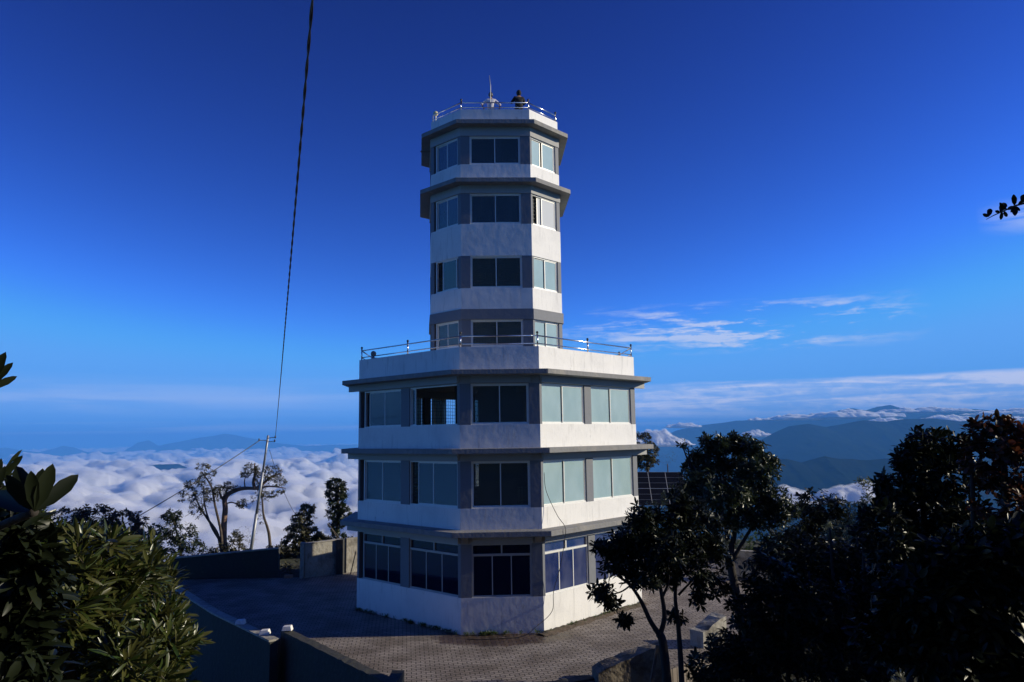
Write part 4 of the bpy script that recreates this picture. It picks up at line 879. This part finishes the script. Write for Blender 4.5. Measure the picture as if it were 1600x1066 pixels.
plant('columnar_tree', 'tall narrow dark tree with three stacked clumps left of the tower', 'tree', [([(526, 875, 13), (527, 830, 13), (528, 790, 13), (527, 760, 13)], .12, .05)],
      [(525, 756, 15, 9, 13, 80), (519, 771, 12, 8, 13, 45), (535, 770, 10, 8, 13, 40), (527, 786, 14, 8, 13, 50), (522, 802, 13, 10, 13, 60), (540, 804, 12, 10, 13, 50), (527, 822, 12, 12, 13, 50), (528, 842, 16, 10, 13, 50)], 'leaf_dark', .19, .085, 9, 29, group=LG)
rs_ = random.Random(8)
for i, (x, y, w, h_, Y_, lb) in enumerate(((442, 862, 26, 10, 12.5, 'low dark hedge-like shrub right of the power pole foot'), (505, 858, 28, 12, 12.5, 'low dark shrub between the cone tree and narrow tree'), (500, 845, 16, 9, 13.5, 'small shrub right beside the cone-shaped tree'), (548, 852, 12, 10, 13, 'small dark shrub touching the tower left side'))):
    plant('low_shrub', lb, 'shrub', [([(x, y+25, Y_), (x, y+12, Y_), (x, y, Y_)], .05, .03)], [(x-w*.5, y, w*.6, h_, Y_, 45), (x+w*.5, y, w*.6, h_, Y_, 45), (x, y-3, w*.5, h_, Y_, 40)], 'leaf_far', .18, .08, 8, 30+i, group='low shrubs behind the back wall')

# right side
RG = 'trees at the right of the tower'
plant('far_tree', 'green tree just behind the right side of the tower', 'tree', [([(1012, 760, 16), (1012, 730, 16), (1010, 705, 16)], .14, .05)],
      [(1003, 690, 16, 16, 16, 90), (1015, 705, 16, 14, 16, 90), (1008, 722, 20, 12, 16, 90), (998, 712, 14, 20, 16, 60)], 'leaf_far', .19, .08, 9, 41, group=RG)
plant('rhododendron_tree', 'tall glossy-leaved tree with sparse twigs at its top left, in front of the far ridges', 'tree',
      [([(1180, 1110, -13.6), (1156, 960, -13.6), (1143, 890, -13.6), (1140, 850, -13.6)], .15, .10), ([(1143, 895, -13.6), (1125, 850, -13.6), (1105, 810, -13.6), (1085, 770, -13.7)], .09, .04), ([(1141, 870, -13.6), (1150, 820, -13.5), (1160, 770, -13.4), (1158, 720, -13.4)], .09, .03),
       ([(1142, 880, -13.6), (1165, 840, -13.7), (1190, 800, -13.8)], .07, .03), ([(1140, 860, -13.6), (1130, 800, -13.4), (1125, 740, -13.4)], .08, .03), ([(1095, 790, -13.6), (1080, 730, -13.6), (1075, 700, -13.6)], .05, .015), ([(1080, 735, -13.6), (1068, 702, -13.6), (1062, 692, -13.6)], .025, .01), ([(1080, 720, -13.6), (1100, 690, -13.6), (1104, 676, -13.6)], .025, .01)],
      [(1120, 695, 26, 16, -13.6, 90), (1150, 690, 28, 16, -13.4, 105), (1175, 700, 24, 16, -13.7, 90), (1198, 722, 20, 14, -13.8, 75), (1100, 720, 34, 22, -13.4, 135), (1140, 728, 44, 26, -13.0, 195), (1180, 740, 36, 26, -14.0, 165), (1090, 750, 34, 24, -13.8, 135), (1075, 775, 26, 20, -13.6, 90), (1130, 770, 50, 26, -14.2, 180), (1170, 780, 44, 26, -13.0, 165), (1205, 775, 24, 24, -13.8, 90), (1195, 810, 36, 20, -13.8, 105), (1225, 795, 24, 22, -14.0, 75), (1110, 800, 40, 20, -13.6, 90), (1150, 810, 40, 18, -13.6, 90), (1070, 695, 10, 8, -13.6, 6), (1100, 683, 8, 6, -13.6, 5)],
      'leaf_dark', .16, .05, 9, 42, bark='shadebark', r0=.10, group=RG, shell=.2)
Yn = -21.5
plant('rhododendron_tree', 'black silhouetted many-stemmed tree leaning before the tower right corner', 'tree',
      [([(1048, 1140, Yn), (1042, 1060, Yn), (1036, 1005, Yn), (1030, 990, Yn)], .085, .07), ([(1031, 993, Yn), (1016, 970, Yn), (1002, 940, Yn), (985, 915, Yn), (965, 900, Yn)], .05, .018), ([(1031, 993, Yn), (1038, 965, Yn), (1034, 930, Yn), (1025, 895, Yn), (1000, 860, Yn)], .05, .02), ([(1034, 935, Yn), (1045, 905, Yn), (1040, 860, Yn)], .03, .012),
       ([(1068, 1140, Yn+.5), (1064, 1040, Yn+.5), (1060, 980, Yn+.5), (1055, 930, Yn+.5), (1060, 880, Yn+.5)], .06, .025), ([(985, 915, Yn), (970, 925, Yn), (950, 930, Yn)], .018, .01), ([(1060, 930, Yn+.5), (1085, 905, Yn+.5), (1105, 900, Yn+.4)], .025, .01)],
      [(945, 855, 18, 14, Yn, 37), (965, 850, 24, 20, Yn, 58), (960, 880, 24, 18, Yn, 52), (940, 925, 18, 14, Yn, 37), (955, 940, 14, 12, Yn, 23), (990, 835, 26, 22, Yn, 72), (1000, 870, 32, 24, Yn+.2, 87), (1000, 805, 20, 18, Yn, 43), (1025, 820, 34, 22, Yn+.3, 87), (1035, 855, 40, 28, Yn-.2, 116), (1060, 800, 24, 20, Yn+.4, 52), (1070, 835, 36, 24, Yn+.3, 87), (1075, 875, 34, 22, Yn+.3, 72), (1100, 905, 22, 14, Yn+.4, 31), (975, 965, 14, 8, Yn, 14), (990, 900, 18, 16, Yn+.3, 31), (1045, 895, 26, 20, Yn+.3, 49), (1095, 930, 16, 16, Yn+.5, 23), (1010, 905, 20, 14, Yn-.3, 26), (1055, 960, 16, 10, Yn+.6, 17), (1110, 860, 24, 20, Yn+.5, 43), (1112, 830, 30, 26, Yn+.6, 50), (1090, 800, 26, 20, Yn+.5, 40), (1060, 780, 22, 16, Yn+.4, 26), (1125, 870, 22, 24, Yn+.7, 34), (1120, 915, 20, 20, Yn+.7, 22)],
      'leaf_shade', .145, .042, 8, 43, bark='shadebark', r0=.05, group=RG, shell=.15, spread=(35, 100), droop=.35)
# shrubs in the right foreground
def mass(name, label, blobs, Y, leaf, L, W, per, seed, tips=60, cat='shrub', group='shrubs in the dark right foreground', foot=1120, **kw):
    bl = [(x, y, rx, ry, Y+dy, int(tips*rx*ry/900)+6) for x, y, rx, ry, dy in blobs]; cx = sum(b_[0] for b_ in blobs)/len(blobs); my = min(b_[1] for b_ in blobs)
    plant(name, label, cat, [([(cx, foot, Y), (cx+5, (foot+my)/2+20, Y), (cx, my+30, Y)], .07, .025), ([(cx+8, foot, Y), (cx+40, (foot+my)/2+30, Y), (cx+50, my+60, Y)], .05, .02), ([(cx-8, foot, Y), (cx-40, (foot+my)/2+30, Y), (cx-50, my+70, Y)], .05, .02)], bl, leaf, L, W, per, seed, bark='shadebark', r0=.05, group=group, **kw)
mass('broad_shrub', 'dark rounded shrub in front of the small white cloud patch', [(1275, 790, 34, 26, 0), (1300, 800, 30, 30, .3), (1255, 815, 30, 30, 0), (1285, 840, 46, 36, 0), (1330, 850, 40, 40, .5), (1250, 870, 50, 40, 0), (1300, 900, 60, 40, -.3)], -13, 'leaf_shade', .16, .06, 8, 51, 80)
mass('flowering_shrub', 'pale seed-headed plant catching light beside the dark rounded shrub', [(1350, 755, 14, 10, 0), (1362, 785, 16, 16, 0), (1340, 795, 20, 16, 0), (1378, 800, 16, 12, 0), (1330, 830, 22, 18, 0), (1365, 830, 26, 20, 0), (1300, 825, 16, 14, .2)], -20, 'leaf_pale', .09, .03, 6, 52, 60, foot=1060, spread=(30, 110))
mass('broad_shrub', 'dark shrub with upright sprays left of the reddish shrub', [(1440, 690, 26, 22, 0), (1420, 715, 22, 24, 0), (1470, 690, 26, 22, .4), (1495, 700, 22, 22, .2), (1440, 740, 40, 34, 0), (1490, 745, 44, 34, 0), (1400, 780, 34, 34, 0), (1380, 755, 14, 12, 0), (1450, 800, 60, 44, 0), (1380, 830, 44, 40, -.3), (1420, 870, 60, 44, 0), (1500, 830, 60, 50, 0)], -26, 'leaf_shade', .13, .04, 8, 53, 44, spread=(25, 90))
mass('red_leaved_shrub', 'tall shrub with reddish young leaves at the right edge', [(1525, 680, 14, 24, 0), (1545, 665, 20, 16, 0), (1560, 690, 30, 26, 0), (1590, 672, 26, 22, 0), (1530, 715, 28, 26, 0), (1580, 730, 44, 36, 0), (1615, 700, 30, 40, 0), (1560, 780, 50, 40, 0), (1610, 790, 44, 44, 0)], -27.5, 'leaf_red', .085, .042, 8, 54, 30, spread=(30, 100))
mass('broad_shrub', 'black leafy thicket filling the bottom right corner', [(1500, 880, 60, 44, 0), (1570, 870, 60, 50, 0), (1450, 930, 60, 44, 0), (1540, 950, 70, 50, 0), (1610, 940, 50, 50, 0), (1400, 980, 60, 44, .3), (1480, 1020, 70, 44, 0), (1580, 1030, 70, 44, 0), (1640, 850, 40, 60, 0)], -29.3, 'leaf_shade', .14, .045, 8, 55, 40, foot=1250)
mass('broad_shrub', 'black leafy thicket behind the fork of the silhouetted tree', [(1200, 900, 40, 34, 0), (1220, 950, 50, 40, 0), (1170, 960, 34, 30, 0), (1180, 1010, 44, 36, 0), (1260, 940, 50, 40, 0), (1260, 1010, 60, 40, 0), (1320, 960, 60, 44, .3), (1340, 1030, 60, 40, 0), (1130, 1010, 26, 24, 0), (1110, 1045, 34, 26, -.3), (1150, 1060, 50, 24, 0), (1380, 920, 50, 40, .5)], -20.5, 'leaf_shade', .15, .05, 8, 56, 80, foot=1200)
mass('broad_shrub', 'wide black shrub below the pale seed-headed plant', [(1230, 860, 50, 34, 0), (1290, 870, 60, 36, 0), (1350, 880, 60, 44, 0), (1410, 890, 60, 50, 0), (1240, 920, 60, 40, 0), (1320, 940, 70, 50, 0), (1200, 1000, 50, 50, 0), (1280, 1010, 70, 50, 0), (1370, 1000, 70, 50, 0), (1170, 1040, 60, 40, 0)], -17.5, 'leaf_shade', .17, .06, 9, 60, 60, foot=1200)
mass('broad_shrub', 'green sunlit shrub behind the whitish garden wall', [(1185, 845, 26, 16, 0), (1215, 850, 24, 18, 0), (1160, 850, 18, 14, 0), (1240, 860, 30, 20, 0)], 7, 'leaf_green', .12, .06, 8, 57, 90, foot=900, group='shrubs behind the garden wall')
mass('broad_shrub', 'dark shrub between the panel array and tall glossy tree', [(1030, 795, 30, 16, 0), (1060, 780, 30, 22, .3), (1080, 810, 34, 20, 0), (1040, 825, 34, 18, 0), (1230, 830, 24, 14, 2)], 8, 'leaf_dark', .13, .06, 8, 58, 80, foot=910, group='shrubs behind the garden wall')
plant('bare_twig_tree', 'leafless twiggy small tree behind the far green tree', 'tree', [([(1045, 770, 17), (1044, 745, 17), (1043, 725, 17)], .05, .03)], [(1040, 718, 16, 12, 17, 60), (1050, 712, 10, 10, 17, 26)], 'leaf_far', .05, .02, 1, 59, r0=.06, wig=.35, group=RG)
# trees on the hillside to the right of the frame: their shade falls over the foreground
for i, (x, y, h_, sz, lb) in enumerate(((23, -21, 8, 3.2, 'dark hillside tree nearest the terrace on the shaded right slope'), (17.5, -22, 8.5, 3.4, 'dark hillside tree on the right slope above the thicket'))):
    z0 = float(gz(x, y)); rs = np.random.RandomState(70+i); v = rs.normal(size=(520, 3)); v /= np.linalg.norm(v, axis=1, keepdims=True); v *= rs.uniform(.3, 1, 520)[:, None]**.6
    lump = np.array([[0, 0, 0], [1.4, .8, .6], [-1.3, -.7, .2], [.4, -1.4, 1.1], [-.5, 1.3, 1.3]])[rs.randint(0, 5, 520)]
    tips = np.array([x, y, z0+h_*.68])+v*sz*.72+lump; segs, ax = skeleton([([(x, y, z0-.3), (x+.2, y, z0+h_*.35), (x-.1, y+.1, z0+h_*.7)], .22, .08)], tips, .15, rs)
    root = empty('hillside_tree', (x, y, z0), lb, 'tree', 'trees on the right hillside'); segs.build('trunk', M['bark'], root, smooth=True)
    V, t3, q4 = whorls(tips, ax+np.array([0, 0, .4]), rs, 8, .30, .13, (40, 100), .2); npmesh('crown', V, [t3, q4], M['leaf_dark'], root)

def undergrowth():
    rs = np.random.RandomState(12); n = 26000; x = rs.uniform(-50, 62, n); y = rs.uniform(-34, 45, n)
    keep = ~inside(x*.97, y*.97, TERR) & ((x > 9) | (x < -9) | (y > 12)) & (vnoise(x/3, y/3, 8) > .38) & (np.hypot(x-CAM[0], y-CAM[1]) > 8) & ~((x < 0) & (y < 3))
    x, y = x[keep], y[keep]; h = .1+.5*vnoise(x/2.2, y/2.2, 3)*rs.uniform(.2, 1, len(x)); T = np.stack([x, y, gz(x, y)-.12+h], 1)
    V, t3, q4 = whorls(T, np.tile([0, 0, 1.], (len(T), 1))+rs.normal(size=(len(T), 3))*.35, rs, 6, .30, .09, (30, 95), .2)
    tag(npmesh('undergrowth', V, [t3, q4], M['leaf_far']), kind='stuff')
undergrowth()

# ------------------------------------------------------------------ people on the roof
def skin_mesh(name, joints, bones, mt, parent=None, sub=2, smooth=True):
    """joints: list of (pos, rx, ry); bones: index pairs; one continuous skin surface"""
    me = bpy.data.meshes.new(name+'_skeleton'); me.from_pydata([tuple(j[0]) for j in joints], bones, []); o = bpy.data.objects.new(name+'_skeleton', me); COL.objects.link(o)
    sk = o.modifiers.new('skin', 'SKIN'); sk.use_smooth_shade = True
    for i, j in enumerate(joints): me.skin_vertices[0].data[i].radius = (j[1], j[2])
    me.skin_vertices[0].data[0].use_root = True
    s = o.modifiers.new('sub', 'SUBSURF'); s.levels = sub; s.render_levels = sub
    dg = bpy.context.evaluated_depsgraph_get(); m2 = bpy.data.meshes.new_from_object(o.evaluated_get(dg)); m2.name = name
    bpy.data.objects.remove(o); m2.materials.clear(); m2.materials.append(mt); ob = bpy.data.objects.new(name, m2); COL.objects.link(ob)
    if parent: ob.parent = parent
    return ob
def person(loc, rz, label, arms, top_mat, hood, H=1.72):
    """faces +Y when rz = 0 (back to the camera); arms: two lists of (shoulder, elbow, wrist) in body space"""
    root = empty('person', loc, label, 'person', 'people on the tower roof'); root.rotation_euler.z = rz; k = H/1.72
    J = []; Bn = []
    def j(x, y, z, r, r2=None, par=None):
        J.append(((x*k, y*k, z*k), r*k, (r2 or r)*k)); i = len(J)-1
        if par is not None: Bn.append((par, i))
        return i
    pel = j(0, 0, .95, .15, .11); wa = j(0, 0, 1.08, .13, .10, pel); ch = j(0, .01, 1.27, .165, .12, wa); up = j(0, 0, 1.40, .13, .09, ch); nk = j(0, .01, 1.49, .052, .052, up); sk = j(0, .02, 1.56, .06, .07, nk); hd = j(0, .03, 1.64, .075, .092, sk)
    for s in (-1, 1):
        hp = j(s*.09, 0, .88, .085, .09, pel); kn = j(s*.10, .02, .50, .058, .062, hp); an = j(s*.11, -.01, .09, .038, .045, kn); ft = j(s*.12, .12, .035, .036, .028, an)
    for s, (el, wr) in zip((-1, 1), arms):
        sh = j(s*.185, 0, 1.37, .058, .06, up); e = j(*el, .042, .042, sh); w = j(*wr, .026, .03, e)
        d = (Vector(wr)-Vector(el)).normalized(); pm = Vector(wr)+d*.07; pa = j(*pm, .030, .022, w); side = d.cross(Vector((0, 1, 0)))
        side = side.normalized() if side.length > .1 else Vector((1, 0, 0)); fwd = Vector((0, 1, 0))
        for q, ln in enumerate((.062, .072, .068, .052)):
            b0 = pm+side*(q-1.5)*.018+d*.018; m_ = b0+d*ln*.5; e_ = m_+(d*.6+fwd*.6).normalized()*ln*.5
            a1 = j(*b0, .009, .009, pa); a2 = j(*m_, .0085, .0085, a1); j(*e_, .007, .007, a2)
        t0 = Vector(wr)+d*.03+side*.028; t1 = t0+(side*.7+d*.6)*.035; a1 = j(*t0, .011, .011, w); a2 = j(*t1, .009, .009, a1); j(*(t1+(d*.8+fwd*.4).normalized()*.028), .008, .008, a2)
    skin_mesh('body', J, Bn, M['skin'], root)
    # clothing follows the body
    J2 = []; B2 = []
    def g(x, y, z, r, r2=None, par=None):
        J2.append(((x*k, y*k, z*k), r*k, (r2 or r)*k)); i = len(J2)-1
        if par is not None: B2.append((par, i))
        return i
    f = 1.18 if hood else 1.0; a = g(0, 0, .86, .175*f, .14*f); b = g(0, 0, 1.05, .165*f, .13*f, a); c = g(0, .0, 1.25, .19*f, .145*f, b); d_ = g(0, 0, 1.40, .145, .11, c); g(0, .01, 1.465, .075, .07, d_)
    for s, (el, wr) in zip((-1, 1), arms):
        sh = g(s*.19, 0, 1.375, .075, .08, d_); e = g(*el, .060*f, .060*f, sh)
        if hood: g(*wr, .040, .042, e)
        else: f_ = Vector(el).lerp(Vector(wr), .18); g(*f_, .055, .055, e)
    skin_mesh('hooded_jacket' if hood else 'shirt', J2, B2, top_mat, root)
    J3 = [((0, 0, .97*k), .16*k, .125*k)]; B3 = []
    for s in (-1, 1):
        n0 = len(J3); J3 += [((s*.09*k, 0, .87*k), .10*k, .105*k), ((s*.10*k, .02*k, .50*k), .078*k, .08*k), ((s*.11*k, -.01*k, .10*k), .065*k, .07*k)]; B3 += [(0, n0), (n0, n0+1), (n0+1, n0+2)]
    skin_mesh('trousers', J3, B3, M['trouser'], root)
    for s in (-1, 1):
        q = MB(); q.hexa([((s*.12-.05)*k, -.08*k, 0), ((s*.12+.05)*k, -.08*k, 0), ((s*.12+.045)*k, .19*k, 0), ((s*.12-.045)*k, .19*k, 0), ((s*.12-.04)*k, -.07*k, .10*k), ((s*.12+.04)*k, -.07*k, .10*k), ((s*.12+.035)*k, .15*k, .05*k), ((s*.12-.035)*k, .15*k, .05*k)])
        me = q.build('shoe', M['black'], None, bevel=.012); me.parent = root
    def rel(ob): ob.parent = root; return ob
    # face and hair / hood
    e = MB()
    for s in (-1, 1): e.ball((s*.032*k, .125*k, 1.645*k), .012*k, 8)
    rel(e.build('eyes', M['hair'], None, smooth=True))
    rel(MB().add([(-.015*k, .125*k, 1.605*k), (.015*k, .125*k, 1.605*k), (0, .155*k, 1.612*k), (0, .128*k, 1.65*k)], [(0, 1, 2), (0, 2, 3), (2, 1, 3), (1, 0, 3)]).build('nose', M['skin'], None))
    rel(MB().tube([(-.025*k, .12*k, 1.578*k), (0, .129*k, 1.575*k), (.025*k, .12*k, 1.578*k)], .006*k, 6).build('mouth', M['rust'], None))
    if not hood:
        for s in (-1, 1): rel(MB().ball((s*.088*k, .02*k, 1.63*k), .022*k, 8).build('ear', M['skin'], None, smooth=True))
    R_ = 1.14 if not hood else 1.3; rs = np.random.RandomState(3); q = MB(); prof = []
    hb = MB().lathe((0, 0, 0), [(math.sin(math.pi*i/12)*.088*R_+.001, -math.cos(math.pi*i/12)*.115*R_) for i in range(13)], 20)
    vs = []
    for x, y, z in hb.v:
        yy = y*1.12; 
        if yy > .05 and z < .06: yy = .05+(yy-.05)*.15          # open at the face
        vs.append((x*k, (yy+.005)*k, (1.655+z+(.0 if not hood else -.035))*k))
    o2 = MB(); o2.v = vs; o2.f = hb.f; rel(o2.build('hair' if not hood else 'hood', M['hair'] if not hood else top_mat, None, smooth=True))
    return root
person((-.17, -2.05, 21.42), R(4), 'person in white shirt with elbows out, back turned, behind the rod on the roof', (((-.42, -.06, 1.16), (-.36, -.22, .93)), ((.42, -.06, 1.16), (.37, -.22, .93))), M['white_cloth'], False, H=1.76)
person((1.13, -2.35, 21.42), R(12), 'hooded person in black raising one forearm at the right of the roof', (((-.33, .05, 1.15), (-.30, .28, 1.24)), ((.26, -.05, 1.12), (.16, .20, 1.12))), M['black_cloth'], True, H=1.74)

# ------------------------------------------------------------------ air
def haze():
    o = MB().box(-52000, 52000, -300, 52000, -1400, 440).build('haze', None or bpy.data.materials.new('haze_air'))
    m_ = o.data.materials[0]; m_.use_nodes = True; N = m_.node_tree.nodes; L = m_.node_tree.links; N.remove(N['Principled BSDF'])
    v = N.new('ShaderNodeVolumePrincipled'); v.inputs['Color'].default_value = (.13, .45, 1, 1); v.inputs['Density'].default_value = 8.5e-5; v.inputs['Anisotropy'].default_value = 0.0
    L.new(v.outputs[0], N['Material Output'].inputs['Volume']); tag(o, kind='stuff')
haze()
scene.cycles.max_bounces = 8; scene.cycles.transparent_max_bounces = 16; scene.cycles.volume_bounces = 5
